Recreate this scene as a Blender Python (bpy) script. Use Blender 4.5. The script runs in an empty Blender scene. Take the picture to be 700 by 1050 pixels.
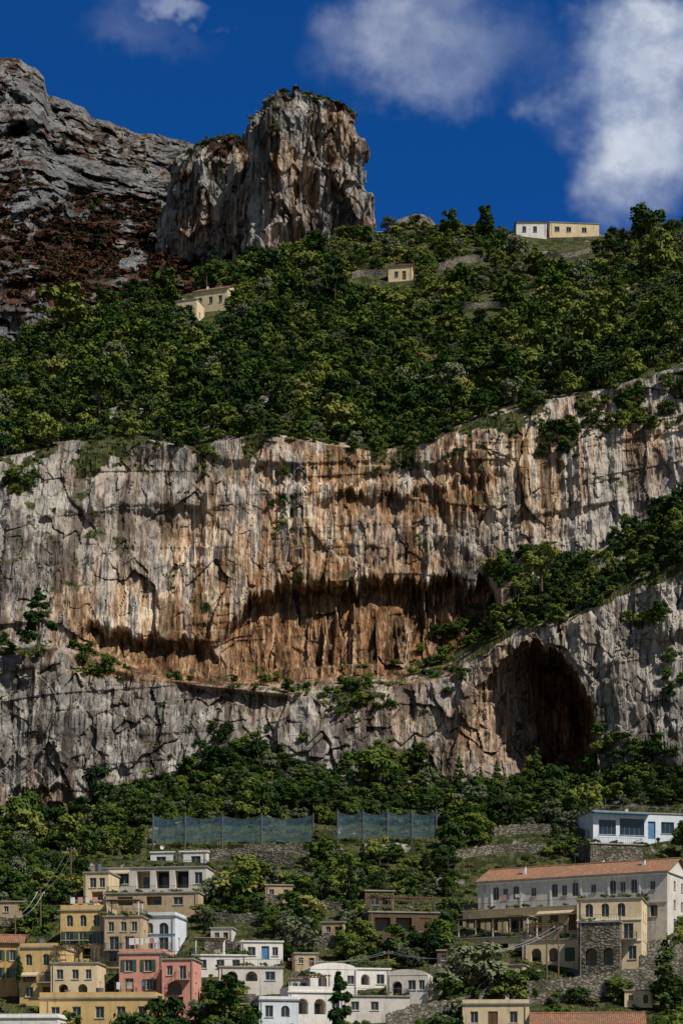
import bpy, math, random
import numpy as np
from mathutils import Matrix, Vector
random.seed(7); rng=np.random.default_rng(11)
F=2041.0; CZ=12.0; HOR=1150.0
sc=bpy.context.scene
def P(px,py,D): return ((px-350)/F*D, D, CZ+(HOR-py)/F*D)

# ---------------------------------------------------------------- noise
_perm=rng.permutation(4096)
_val=rng.random(4096)*2-1
def vn(x,y,z=0.0):
    x,y,z=np.broadcast_arrays(np.asarray(x,float),np.asarray(y,float),np.asarray(z,float))
    xi=np.floor(x).astype(np.int64); yi=np.floor(y).astype(np.int64); zi=np.floor(z).astype(np.int64)
    fx=x-xi; fy=y-yi; fz=z-zi
    fx=fx*fx*fx*(fx*(fx*6-15)+10); fy=fy*fy*fy*(fy*(fy*6-15)+10); fz=fz*fz*fz*(fz*(fz*6-15)+10)
    def h(i,j,k):
        return _val[_perm[(_perm[(_perm[i&4095]+j)&4095]+k)&4095]]
    a=h(xi,yi,zi)*(1-fx)+h(xi+1,yi,zi)*fx
    b=h(xi,yi+1,zi)*(1-fx)+h(xi+1,yi+1,zi)*fx
    c=h(xi,yi,zi+1)*(1-fx)+h(xi+1,yi,zi+1)*fx
    d=h(xi,yi+1,zi+1)*(1-fx)+h(xi+1,yi+1,zi+1)*fx
    return (a*(1-fy)+b*fy)*(1-fz)+(c*(1-fy)+d*fy)*fz
def fbm(x,y,z=0.0,o=4,g=0.5):
    s=0;a=1;t=0
    for i in range(o):
        s=s+a*vn(x*2**i+17.3*i,y*2**i+5.1*i,z*2.0**i+9.7*i); t+=a; a*=g
    return s/t
def ridged(x,y,z=0.0,o=4):
    s=0;a=1;t=0
    for i in range(o):
        s=s+a*(1-2*np.abs(vn(x*2**i+31.3*i,y*2**i+15.1*i,z*2.0**i+3.7*i))); t+=a; a*=0.5
    return s/t
def cells(x,y,seed):
    x,y=np.broadcast_arrays(np.asarray(x,float),np.asarray(y,float))
    xi=np.floor(x).astype(np.int64); yi=np.floor(y).astype(np.int64)
    f1=np.full(x.shape,9.0); f2=np.full(x.shape,9.0); val=np.zeros(x.shape)
    for a in(-1,0,1):
        for b in(-1,0,1):
            i=xi+a; j=yi+b
            h=_perm[(_perm[(i+seed*37)&4095]+j)&4095]
            jx=i+0.5+0.45*_val[h]; jy=j+0.5+0.45*_val[(h*7+13)&4095]
            d=np.hypot(x-jx,y-jy); c=d<f1
            f2=np.where(c,f1,np.minimum(f2,d)); val=np.where(c,_val[(h*3+5)&4095]+_val[(h*11+3)&4095]*(x-jx)*1.3+_val[(h*17+9)&4095]*(y-jy)*1.0,val); f1=np.where(c,d,f1)
    return val,f2-f1
def sstep(a,b,x):
    t=np.clip((x-a)/(b-a),0,1); return t*t*(3-2*t)
def gss(px,py,cx,cy,rx,ry): return np.exp(-((px-cx)/rx)**2-((py-cy)/ry)**2)

# ---------------------------------------------------------------- materials
def newmat(name):
    m=bpy.data.materials.new(name); m.use_nodes=True
    nt=m.node_tree; nt.nodes.clear()
    out=nt.nodes.new('ShaderNodeOutputMaterial')
    return m,nt,out
class N:
    def __init__(s,nt): s.nt=nt
    def n(s,t,**k):
        nd=s.nt.nodes.new(t)
        for a,b in k.items(): setattr(nd,a,b)
        return nd
    def link(s,a,b): s.nt.links.new(a,b)
    def setin(s,sock,v):
        if isinstance(v,bpy.types.NodeSocket): s.link(v,sock)
        else: sock.default_value=v
    def math(s,op,a,b=0.0,c=None,clamp=False):
        nd=s.n('ShaderNodeMath',operation=op); nd.use_clamp=clamp
        s.setin(nd.inputs[0],a); s.setin(nd.inputs[1],b)
        if c is not None: s.setin(nd.inputs[2],c)
        return nd.outputs[0]
    def vmul(s,a,v):
        nd=s.n('ShaderNodeVectorMath',operation='MULTIPLY'); s.link(a,nd.inputs[0]); nd.inputs[1].default_value=v
        return nd.outputs[0]
    def noise(s,vec,scale,detail=4,rough=0.55,dist=0.0):
        nd=s.n('ShaderNodeTexNoise'); s.link(vec,nd.inputs['Vector']); nd.inputs['Scale'].default_value=scale
        nd.inputs['Detail'].default_value=detail; nd.inputs['Roughness'].default_value=rough; nd.inputs['Distortion'].default_value=dist
        return nd.outputs['Fac']
    def ss(s,x,a,b,lo=0.0,hi=1.0):
        nd=s.n('ShaderNodeMapRange',interpolation_type='SMOOTHSTEP'); s.setin(nd.inputs['Value'],x)
        nd.inputs['From Min'].default_value=a; nd.inputs['From Max'].default_value=b
        nd.inputs['To Min'].default_value=lo; nd.inputs['To Max'].default_value=hi
        return nd.outputs['Result']
    def mix(s,f,a,b,mode='MIX'):
        nd=s.n('ShaderNodeMix',data_type='RGBA',blend_type=mode)
        s.setin(nd.inputs[0],f)
        for sock,v in ((nd.inputs[6],a),(nd.inputs[7],b)):
            if isinstance(v,bpy.types.NodeSocket): s.link(v,sock)
            else: sock.default_value=(v[0],v[1],v[2],1)
        return nd.outputs[2]
def principled(q,out,col,rough=0.9,bump=None,bd=0.1,bs=1.0,spec=0.3,metal=0):
    b=q.n('ShaderNodeBsdfPrincipled')
    q.setin(b.inputs['Base Color'],col if isinstance(col,bpy.types.NodeSocket) else (col[0],col[1],col[2],1))
    b.inputs['Roughness'].default_value=rough; b.inputs['Specular IOR Level'].default_value=spec; b.inputs['Metallic'].default_value=metal
    if bump is not None:
        bn=q.n('ShaderNodeBump'); q.link(bump,bn.inputs['Height']); bn.inputs['Distance'].default_value=bd; bn.inputs['Strength'].default_value=bs
        q.link(bn.outputs[0],b.inputs['Normal'])
    q.link(b.outputs[0],out.inputs['Surface'])
    return b

def noise_attr(X,Y,Z,k):
    big=.5+.55*fbm(X*.035*k,Y*.035*k,Z*.035*k,4)
    wv=.5*fbm(X*.2*k,Y*.1*k,Z*.05*k,2)
    st1=.5+.5*fbm(X*.42*k+wv,Y*.12*k,Z*.026*k+wv*.3,5,.62)
    so=.5+.55*fbm(X*.16*k+7,Y*.16*k,Z*.16*k,5,.66)
    ms=.5+.5*fbm(X*.55*k+3,Y*.55*k,Z*.55*k,3,.66)
    return np.stack([big,st1,so,ms],-1)
def rock_material(name,k=1.0,burnt=False,gain=1.0,cool=0.0):
    m,nt,out=newmat(name); q=N(nt)
    pos=q.n('ShaderNodeNewGeometry').outputs['Position']
    att=q.n('ShaderNodeAttribute',attribute_name='mask'); sp=q.n('ShaderNodeSeparateColor'); q.link(att.outputs['Color'],sp.inputs[0])
    soil,tan,brown=sp.outputs
    at2=q.n('ShaderNodeAttribute',attribute_name='nmap'); sp2=q.n('ShaderNodeSeparateColor'); q.link(at2.outputs['Color'],sp2.inputs[0])
    big,st1,son=sp2.outputs; ms=at2.outputs['Alpha']
    med=q.noise(q.vmul(pos,(1,.6,.6)),0.28*k,5,0.7)
    st2=q.noise(q.vmul(pos,(1.5*k,0.35*k,0.07*k)),1.0,3,0.65,0.2)
    g=gain
    def cc(r,gg,b): return (r*g*(1-cool*.12),gg*g,b*g*(1+cool*.14))
    base=q.mix(q.ss(big,0.35,0.65),cc(0.165,0.157,0.150),cc(0.33,0.308,0.282))
    base=q.mix(q.ss(med,0.44,0.68,0,0.75),base,cc(0.52,0.49,0.45))
    base=q.mix(q.ss(med,0.28,0.44,0.7,0),base,cc(0.070,0.066,0.063))
    tf=q.math('MULTIPLY',q.ss(st1,0.40,0.58),q.math('ADD',tan,0.05),clamp=True)
    base=q.mix(tf,base,(0.45,0.25,0.118))
    tf2=q.math('MULTIPLY',q.ss(st2,0.48,0.60),q.math('MULTIPLY',tan,1.0),clamp=True)
    base=q.mix(tf2,base,(0.65,0.53,0.40))
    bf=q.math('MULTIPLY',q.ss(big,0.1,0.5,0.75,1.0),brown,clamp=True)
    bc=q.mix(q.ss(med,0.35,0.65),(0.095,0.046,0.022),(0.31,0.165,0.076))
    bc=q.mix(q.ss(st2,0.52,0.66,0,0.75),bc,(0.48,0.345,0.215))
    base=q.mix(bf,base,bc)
    base=q.mix(q.ss(st1,0.53,0.64,0,0.85),base,(0.26,0.25,0.25),'MULTIPLY')
    base=q.mix(q.ss(st2,0.33,0.47,0.82,0),base,(0.22,0.205,0.20),'MULTIPLY')
    base=q.mix(q.ss(ms,0.63,0.72,0,0.40),base,(0.055,0.058,0.032))
    sc_=q.mix(q.ss(ms,0.4,0.6),(0.028,0.036,0.012),(0.075,0.080,0.032))
    if burnt:
        sc_=q.mix(q.ss(ms,0.40,0.60),(0.028,0.020,0.015),(0.085,0.043,0.027))
    nb=q.math('ADD',soil,q.math('MULTIPLY',q.math('SUBTRACT',son,0.5),2.0))
    base=q.mix(q.ss(nb,0.42,0.58),base,sc_)
    hb=q.math('ADD',med,q.math('MULTIPLY',st2,1.0))
    principled(q,out,base,0.95,hb,1.35/k,0.95,0.1)
    return m

def plaster(name,col,stain=0.35):
    stain=min(.8,stain*1.35); m,nt,out=newmat(name); q=N(nt)
    pos=q.n('ShaderNodeNewGeometry').outputs['Position']
    a=q.noise(pos,0.6,4,0.65); b=q.noise(q.vmul(pos,(2.0,2.0,0.22)),1.0,4,0.7)
    c=q.mix(q.ss(a,0.35,0.7,0,stain),col,tuple(x*0.66 for x in col))
    c=q.mix(q.ss(b,0.50,0.74,0,stain*1.2),c,(col[0]*0.48,col[1]*0.46,col[2]*0.43))
    c=q.mix(q.ss(q.noise(pos,2.2,4,.7),.60,.68,0,stain),c,(col[0]*0.4+.05,col[1]*0.4+.045,col[2]*0.4+.04))
    principled(q,out,c,0.92,a,0.05,0.5,0.15)
    return m
def simple(name,col,rough=0.6,metal=0,spec=0.4,var=0.3):
    m,nt,out=newmat(name); q=N(nt)
    pos=q.n('ShaderNodeNewGeometry').outputs['Position']
    c=q.mix(q.ss(q.noise(pos,1.7,2,0.7),0.3,0.7,0,1),tuple(x*(1-var) for x in col),col)
    principled(q,out,c,rough,None,spec=spec,metal=metal)
    return m
def stonewall(name,c1,c2):
    m,nt,out=newmat(name); q=N(nt)
    pos=q.n('ShaderNodeNewGeometry').outputs['Position']
    sv=q.vmul(pos,(2.2,2.2,3.6))
    v=q.n('ShaderNodeTexVoronoi',feature='F1'); q.link(sv,v.inputs['Vector']); v.inputs['Scale'].default_value=1.0
    sp=q.n('ShaderNodeSeparateColor'); q.link(v.outputs['Color'],sp.inputs[0])
    c=q.mix(sp.outputs[0],c1,c2)
    c=q.mix(q.ss(v.outputs['Distance'],0.35,0.6,0,0.7),c,(0.03,0.028,0.022))
    c=q.mix(q.ss(q.noise(pos,0.45,6,0.7),0.48,0.62,0,0.8),c,(0.05,0.055,0.028))
    principled(q,out,c,0.95,v.outputs['Distance'],-0.12,0.8,0.1)
    return m
def tiles(name):
    m,nt,out=newmat(name); q=N(nt)
    pos=q.n('ShaderNodeNewGeometry').outputs['Position']
    a=q.noise(pos,2.3,3,0.6); b=q.noise(pos,0.5,5,0.7)
    c=q.mix(q.ss(a,0.35,0.65),(0.19,0.085,0.05),(0.34,0.175,0.105))
    c=q.mix(q.ss(b,0.40,0.62,0,0.8),c,(0.17,0.12,0.09))
    principled(q,out,c,0.9,a,0.05,0.5,0.1)
    return m
def leafmat(name,c1,c2,c3):
    m,nt,out=newmat(name); q=N(nt)
    rnd=q.n('ShaderNodeObjectInfo').outputs['Random']
    r=q.n('ShaderNodeValToRGB'); q.link(rnd,r.inputs[0])
    r.color_ramp.elements[0].position=0.0; r.color_ramp.elements[0].color=(*c1,1)
    r.color_ramp.elements[1].position=1.0; r.color_ramp.elements[1].color=(*c3,1)
    e=r.color_ramp.elements.new(.55); e.color=(*c2,1)
    d=q.n('ShaderNodeBsdfDiffuse'); q.link(r.outputs[0],d.inputs[0]); q.link(d.outputs[0],out.inputs['Surface'])
    return m

M={}
M['rock']=rock_material('limestone_cliff',1.0)
M['rockfar']=rock_material('mountain_rock',0.5,True,0.52,1.0)
M['pinn']=rock_material('pinnacle_rock',0.6,True,0.86,.5)
M['white']=plaster('white_plaster',(0.76,0.74,0.70))
M['greywhite']=plaster('grey_white_plaster',(0.62,0.585,0.54),0.42)
M['cream']=plaster('cream_plaster',(0.70,0.57,0.37),0.38)
M['yellow']=plaster('yellow_plaster',(0.64,0.45,0.20),0.38)
M['ochre']=plaster('ochre_plaster',(0.56,0.35,0.15),0.45)
M['pink']=plaster('pink_plaster',(0.66,0.32,0.25),0.4)
M['beige']=plaster('beige_plaster',(0.50,0.385,0.255),0.55)
M['bluewhite']=plaster('bluish_plaster',(0.66,0.71,0.78),0.3)
M['brownwall']=plaster('weathered_render',(0.14,0.095,0.065),0.6)
M['stone']=stonewall('dry_stone_wall',(0.14,0.13,0.11),(0.32,0.29,0.24))
M['tile']=tiles('terracotta_tiles')
M['glass']=simple('window_glass',(0.025,0.032,0.04),0.12,0,0.6)
M['frame']=simple('painted_frame',(0.5,0.48,0.44))
M['gshut']=simple('green_shutter',(0.045,0.10,0.06))
M['bshut']=simple('brown_shutter',(0.14,0.07,0.035))
M['blueshut']=simple('blue_shutter',(0.08,0.22,0.42))
M['dark']=simple('dark_interior',(0.03,0.025,0.022),0.9)
M['metal']=simple('iron_railing',(0.18,0.19,0.20),0.5,0.6)
M['wood']=simple('weathered_wood',(0.17,0.11,0.07),0.8)
M['concrete']=plaster('concrete',(0.32,0.30,0.27),0.5)
M['cloth']=simple('awning_cloth',(0.50,0.42,0.28),0.9)
M['bark']=simple('bark',(0.12,0.09,0.065),0.95)
M['leaf']=leafmat('leaves',(0.028,0.056,0.013),(0.062,0.105,0.022),(0.15,0.18,0.040))
M['leafolive']=leafmat('olive_leaves',(0.07,0.09,0.048),(0.11,0.13,0.075),(0.16,0.18,0.105))
M['leafpine']=leafmat('pine_needles',(0.014,0.032,0.011),(0.030,0.058,0.017),(0.06,0.09,0.028))
M['leafyel']=leafmat('light_leaves',(0.085,0.115,0.023),(0.14,0.17,0.038),(0.24,0.23,0.07))
M['leafdry']=leafmat('dry_scrub_leaves',(0.08,0.075,0.036),(0.13,0.115,0.055),(0.19,0.16,0.085))
M['leafburnt']=leafmat('burnt_scrub_leaves',(0.022,0.016,0.012),(0.060,0.034,0.022),(0.10,0.055,0.032))

# ---------------------------------------------------------------- mesh helpers
def grid_mesh(name,V,mask,mat,k,smooth=False):
    nr,nc=V.shape[:2]
    me=bpy.data.meshes.new(name)
    me.vertices.add(nr*nc); me.vertices.foreach_set('co',V.reshape(-1).astype(np.float32))
    i=np.arange(nr*nc).reshape(nr,nc)
    q=np.stack([i[:-1,:-1],i[:-1,1:],i[1:,1:],i[1:,:-1]],-1).reshape(-1,4)
    n=len(q); me.loops.add(n*4); me.loops.foreach_set('vertex_index',q.reshape(-1).astype(np.int32))
    me.polygons.add(n); me.polygons.foreach_set('loop_start',(np.arange(n)*4).astype(np.int32))
    me.polygons.foreach_set('loop_total',np.full(n,4,np.int32))
    me.polygons.foreach_set('use_smooth',np.full(n,smooth))
    me.update(calc_edges=True)
    a=me.attributes.new('mask','FLOAT_COLOR','POINT'); a.data.foreach_set('color',mask.reshape(-1).astype(np.float32))
    nm=noise_attr(V[...,0],V[...,1],V[...,2],k)
    a=me.attributes.new('nmap','FLOAT_COLOR','POINT'); a.data.foreach_set('color',nm.reshape(-1).astype(np.float32))
    me.materials.append(mat)
    ob=bpy.data.objects.new(name,me); sc.collection.objects.link(ob)
    return ob

# ---------------------------------------------------------------- main terrain
def C(*pts):
    xs=[p[0] for p in pts]; ys=[p[1] for p in pts]
    return lambda x: np.interp(x,xs,ys)
cont=[
 (C((0,1290)),C((0,195))),
 (C((0,1230)),C((0,228))),
 (C((0,1060)),C((0,285))),
 (C((0,960)),C((0,318))),
 (C((0,870)),C((0,368))),
 (C((-200,850),(0,848),(70,842),(110,815),(160,800),(220,790),(330,790),(420,800),(480,806),(620,806),(640,790),(700,790),(900,790)),C((-300,392),(0,396),(300,404),(480,404),(700,396),(1000,380))),
 (C((-200,660),(0,668),(60,668),(120,686),(200,702),(300,712),(400,706),(460,694),(500,660),(540,640),(600,622),(650,600),(700,575),(900,520)),C((-300,402),(0,404),(300,416),(480,420),(700,408),(1000,392))),
 (C((-200,648),(0,659),(60,662),(100,668),(150,690),(200,699),(300,696),(400,690),(455,672),(500,640),(540,608),(600,572),(650,540),(700,500),(900,430)),C((-300,409),(0,411),(100,416),(300,428),(480,436),(700,432),(1000,410))),
 (C((-200,480),(0,472),(60,456),(130,448),(200,462),(260,446),(330,456),(400,466),(450,450),(500,430),(560,412),(620,400),(700,376),(900,350)),C((-300,430),(0,436),(300,450),(500,455),(700,450),(1000,430))),
 (C((-200,400),(0,366),(40,345),(90,322),(130,312),(200,300),(240,276),(300,256),(370,240),(420,235),(470,232),(560,241),(640,240),(700,232),(900,215)),C((-300,560),(0,580),(150,600),(240,640),(370,680),(700,690),(1000,690))),
]
nseg=[6,62,62,62,54,170,30,245,180]
cols=np.concatenate([np.arange(-300,-20,7),np.arange(-20,720,1.2),np.arange(720,1000,7)])
rows_py=[];rows_D=[];rows_v=[]
for k,n in enumerate(nseg):
    p0,d0=cont[k][0](cols),cont[k][1](cols); p1,d1=cont[k+1][0](cols),cont[k+1][1](cols)
    for j in range(n):
        t=j/n
        rows_py.append(p0+(p1-p0)*t); rows_D.append(d0+(d1-d0)*t); rows_v.append(k+t)
p1,d1=cont[-1][0](cols),cont[-1][1](cols)
rows_py.append(p1);rows_D.append(d1);rows_v.append(9.0)
for t in (0.25,0.5,1,2,4):
    Dn=d1+60*t; zz=(HOR-p1)/F*d1-14*t
    rows_py.append(HOR-zz*F/Dn); rows_D.append(Dn); rows_v.append(9+t)
PY=np.array(rows_py); DD=np.array(rows_D); VV=np.repeat(np.array(rows_v)[:,None],len(cols),1); PX=np.repeat(cols[None,:],len(rows_py),0)
def baseD(px,py):
    ps=[c[0](px) for c in cont]; ds=[c[1](px) for c in cont]
    return float(np.interp(py,ps[::-1],ds[::-1]))
X=(PX-350)/F*DD; Z=(HOR-PY)/F*DD
cl=np.maximum(sstep(4.95,5.06,VV)*(1-sstep(5.92,6.0,VV)), sstep(6.97,7.03,VV)*(1-sstep(7.9,8.03,VV)))
zt=Z-0.12*X-9*vn(X/50,Z/100,3.3)
wx=1.6*fbm(X/7,Z/9,21.0,3)
relief=6.0*fbm(X/38,Z/60,1.0,3)
relief+=2.8*ridged((X+wx*1.2)/16,Z/95,5.0,3)
mskf=sstep(-.25,.35,vn(X/25,Z/22,44.0))
relief+=1.3*mskf*ridged((X+wx*.8)/4.6,Z/48,6.0,3)
relief+=0.75*(1-mskf*.4)*ridged((X+wx*.4)/1.8,Z/24,14.0,2)
cv,ce=cells((X+wx*1.2)/6.5,(zt+wx)/15.0,3); relief+=0.95*cv-0.18*(1-sstep(0,.10,ce))
cv2,ce2=cells((X+wx*.7)/2.6,(zt+wx*.8)/5.0,9); relief+=0.42*cv2-0.14*(1-sstep(0,.12,ce2))
lowc=(1-sstep(5.9,6.1,VV))
cv3,ce3=cells((X+wx)/3.6,(zt+wx)/4.5,13); relief+=lowc*(.8*cv3-.15*(1-sstep(0,.12,ce3)))
mb_=sstep(-.1,.45,vn(X/40,Z/16,52.0))
bedn=vn(X/60,zt/6.5,2.0); relief+=mb_*1.2*np.tanh(9*bedn)+0.3*np.tanh(6*vn(X/22,zt/2.1,7.0))*(1-mskf*.6)
relief+=-1.0*np.abs(fbm(X/5.5,Z/9,8.0,4))+0.6*fbm(X/1.5,Z/2.4,4.0,3)
DD2=DD-cl*relief
soft=(1-cl)
DD2-=soft*(2.2*fbm(X/16,DD/16,2.0,3)+0.4*fbm(X/2.5,DD/2.5,3.0,2))*np.clip((VV-1)*2,0,1)*np.where(VV>4.2,1,0.45)
stal=np.clip(ridged(PX*0.13,PX*0+0.5,0.0,2),0,1)**2; stal2=np.clip(ridged(PX*0.04,PX*0+8.5,0.0,3),0,1)**1.5
def recess(arch,amt,floor_,p0,p1,edge=10,stl=0,soft_=6,wob=6,sd=0.):
    a=arch(PX)+wob*fbm(PX/16,PX*0+2.2,sd,3)*1.6+stl*(stal*0.5+stal2*0.7)+3*vn(PX/2.2,PX*0+.5,4.+sd)
    fl=floor_(PX)
    m=sstep(0,soft_,PY-a)*sstep(p0-edge/2,p0+edge,PX)*(1-sstep(p1-edge,p1+edge/2,PX))
    t=np.clip((PY-a)/np.maximum(fl-a,5),0,1)
    return amt*m*np.clip(1-t**1.6,0,1)*(PY<fl+2), m*(PY<fl+2)
rA,mA=recess(C((60,650),(90,640),(130,640),(170,650),(200,658),(235,664)),5.5,C((80,690),(150,697),(240,702)),70,245,24,5,16,9)
rB,mB=recess(C((215,655),(240,630),(258,600),(300,590),(340,594),(380,586),(420,588),(470,584),(490,580),(503,592),(525,640)),9.0,C((215,702),(400,694),(470,672),(525,645)),222,524,20,14,18,10,3.3)
rn=ridged((PX+5*fbm(PX/20,PY/40,3.,2)+.04*PY)*0.11,PY/700,40.0,3)
colm=sstep(.48,.76,rn)*sstep(240,262,PX)*(1-sstep(500,515,PX))
colm=colm*sstep(-.35,.25,vn(PX/40,PY/60,77.)+.18)*sstep(-.7,.0,fbm(PX/3.,PY/9.,19.,2))
rB=rB*(1-.66*colm)
rC,mC=recess(C((300,512),(330,504),(360,500),(400,502),(440,492),(480,487),(520,470)),2.8,C((300,545),(330,540),(520,520)),320,515,30,8,10,9,7.7)
rG,mG=recess(C((250,575),(330,548),(400,560),(500,540)),1.0,C((250,590),(500,580)),250,512,50,18,14,12,11.1)
rE,mE=recess(C((10,812),(40,800),(75,812)),2.5,C((0,850)),14,72,20)
rF,mF=recess(C((0,520),(120,512),(235,530)),1.2,C((0,560),(235,560)),30,240,50,12,10,10,5.5)
archC=C((452,800),(466,762),(480,724),(500,692),(520,668),(545,656),(570,664),(590,684),(604,712),(611,745),(613,800))
aC=archC(PX)+11*fbm(PX/9,PX*0+5.5,0.0,4)+9*stal
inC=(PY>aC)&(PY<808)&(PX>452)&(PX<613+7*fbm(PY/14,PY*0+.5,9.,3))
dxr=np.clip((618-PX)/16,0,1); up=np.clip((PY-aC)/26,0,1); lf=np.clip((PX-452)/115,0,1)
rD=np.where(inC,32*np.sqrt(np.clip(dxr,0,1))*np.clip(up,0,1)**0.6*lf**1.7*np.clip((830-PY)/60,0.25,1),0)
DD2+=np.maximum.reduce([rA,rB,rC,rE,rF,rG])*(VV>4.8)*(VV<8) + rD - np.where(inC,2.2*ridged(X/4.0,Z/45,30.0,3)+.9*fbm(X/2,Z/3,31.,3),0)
def patches(px,py,lst):
    s=0
    for (cx,cy,rx,ry,a) in lst: s=s+a*gss(px,py,cx,cy,rx,ry)
    return s
pt=[(362,712,22,15,1.2),(240,780,40,15,1.0),(330,812,100,12,1.0),(405,788,28,18,.9),(435,690,24,12,1.0),(160,722,14,5,.4),(290,530,8,14,.7),
 (262,760,14,12,.5),(300,702,10,6,.5),(15,495,14,10,1.0),(390,455,16,18,.9),(205,462,12,14,.8),(545,605,30,22,1.0),(600,442,28,11,.8),(650,432,20,7,.6),(640,410,14,14,.9),(692,405,12,10,.9),
 (470,655,16,8,.7),(45,664,10,6,.8),(98,684,12,11,1.1),(20,668,22,4,.5),(640,770,24,12,.6),(690,700,12,16,.3),(610,766,12,12,.5),
 (575,455,15,10,.7),(665,640,20,6,.5),(425,440,20,16,.9),(280,775,18,12,.6),(425,812,80,12,.9)]
pat=patches(PX,PY,pt)
ns=fbm(X/5,Z/5,20.0,4)
ledge=sstep(5.93,6.0,VV)*(1-sstep(6.9,7.0,VV))
hill=sstep(7.98,8.06,VV)
vill=1-sstep(4.9,5.0,VV)
ledgeR=ledge*(0.06+0.89*sstep(430,505,PX)+0.10*(1-sstep(40,70,PX)))
edgeveg=sstep(7.84,7.97,VV)*(ns>0.08)*0.8
vegm=np.clip(np.maximum.reduce([ledgeR,hill,vill,np.clip(pat*(1+1.6*ns),0,1),edgeveg]),0,1)
vegm=np.where(inC&(PY<795),0,vegm)
soil=np.clip(vegm*0.95-0.25*(ns>0.35)*(VV<5),0,1)
soil=np.maximum(soil,0.12*cl*sstep(0.15,0.5,fbm(X/20,Z/20,40.0,4)))
soil=np.where(hill>.5,soil*(1-.6*sstep(.22,.45,fbm(X/30,DD/30,77.,4))),soil)
tanm=.95*gss(PX,PY,390,600,150,75)+0.6*gss(PX,PY,150,635,110,45)+0.65*gss(PX,PY,470,490,150,50)+0.6*gss(PX,PY,300,500,60,45)+0.5*gss(PX,PY,40,820,60,30)+0.4*gss(PX,PY,620,440,90,35)+0.25*gss(PX,PY,500,740,50,60)+.25*gss(PX,PY,330,740,120,30)+.35*gss(PX,PY,190,560,50,60)+.18*gss(PX,PY,80,480,80,25)
tanm=np.clip(tanm*(1+1.8*fbm(X/14,Z/25,50.0,3)),0,1)
tanm=np.maximum(tanm,colm*mB*.8)
brown=np.clip(np.maximum.reduce([mA*0.95,mB*0.95*(1-.6*colm),mC*0.7,mG*.45,mE*0.6,mF*0.2,np.where(inC,0.25+0.75*sstep(500,580,PX),0)]),0,1)  # cave term: rock brown plus painted-in shade, stronger to the right
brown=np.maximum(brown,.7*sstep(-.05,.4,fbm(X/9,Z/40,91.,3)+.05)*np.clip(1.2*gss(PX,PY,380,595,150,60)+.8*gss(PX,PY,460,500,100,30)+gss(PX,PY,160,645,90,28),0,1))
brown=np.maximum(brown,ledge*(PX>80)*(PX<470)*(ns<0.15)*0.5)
soil=np.where((ledge>0.5)&(PX>100)&(PX<440),soil*0.6,soil)
V=np.stack([(PX-350)/F*DD2,DD2,CZ+(HOR-PY)/F*DD2],-1)
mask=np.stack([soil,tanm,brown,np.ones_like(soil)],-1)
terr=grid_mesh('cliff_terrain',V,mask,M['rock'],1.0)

# ---------------------------------------------------------------- mountain behind
mc=np.arange(-300,620,1.7)
burnR=C((-300,180),(0,192),(40,186),(80,200),(120,204),(165,214),(260,235),(400,300),(620,340))
topR=C((-300,40),(-80,50),(0,60),(20,60),(34,68),(45,80),(49,99),(70,103),(85,110),(94,121),(110,124),(130,134),(160,138),(190,145),(210,152),(240,175),(300,235),(395,238),(408,226),(425,219),(440,222),(448,232),(470,260),(620,300))
mrow=[]
def seg(pa,da,pb,db,n,v0):
    for j in range(n):
        t=j/n; mrow.append((pa+(pb-pa)*t,da+(db-da)*t+0*mc,v0+t))
o=0*mc
seg(o+460,o+700,o+300,o+830,100,0); seg(o+300,o+830,burnR(mc),o+1000,110,1)
seg(burnR(mc),o+1000,burnR(mc)+14,o+1180,8,2); seg(burnR(mc)+14,o+1180,topR(mc),o+1420,130,3)
mrow.append((topR(mc),o+1420,4)); mrow.append((topR(mc)+40,o+1700,5)); mrow.append((topR(mc)+160,o+2200,6))
mPY=np.array([r[0] for r in mrow]); mD=np.array([r[1] for r in mrow]); mV=np.repeat(np.array([r[2] for r in mrow])[:,None],len(mc),1); mPX=np.repeat(mc[None,:],len(mrow),0)
mX=(mPX-350)/F*mD; mZ=(HOR-mPY)/F*mD
mw=8*fbm(mX/30,mZ/30,71.,3)
rel=34*ridged((mX+mw)/110,(mZ+0.5*mX)/120,1.0,4)+26*ridged((mX+mw)/34,mZ/70,4.0,4)+12*fbm(mX/14,mZ/14,2.0,4)
c1,e1_=cells((mX+mw)/20,(mZ+.35*mX+mw)/24,5); c2,e2_=cells((mX+mw*.5)/7,(mZ+.35*mX+mw)/8,15)
rel+=9*c1+4*c2+4*ridged(mX/7,mZ/22,8.,2)
rel+=14*sstep(-.2,.4,vn(mX/80,mZ/60,9.))*np.tanh(7*vn(mX/150,(mZ+0.35*mX+mw)/26,7.0))
fade=np.where(mV<3,0.75,1.0)*np.where(mV>=4,0,1)*(1-0.75*sstep(3.93,4.0,mV))
mD2=mD-rel*fade
mn=fbm(mX/30,mZ/30,60.0,4)
burn=np.where(mV<2.3,0.60+0.8*mn-0.7*gss(mPX,mPY,40,335,80,30)-0.3*gss(mPX,mPY,150,200,30,40),0.10+0.6*mn+0.3*gss(mPX,mPY,60,150,80,16))
mm=np.stack([np.clip(burn,0,1),np.clip(0.06+0.2*mn,0,1),0*mn,np.ones_like(mn)],-1)
mV3=np.stack([(mPX-350)/F*mD2,mD2,CZ+(HOR-mPY)/F*mD2],-1)
mV3[...,2]+=np.where(mV>3.9,2.5*fbm(mX/9,mX*0+.5,3.,4),0)
grid_mesh('mountain',mV3,mm,M['rockfar'],.5)

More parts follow.
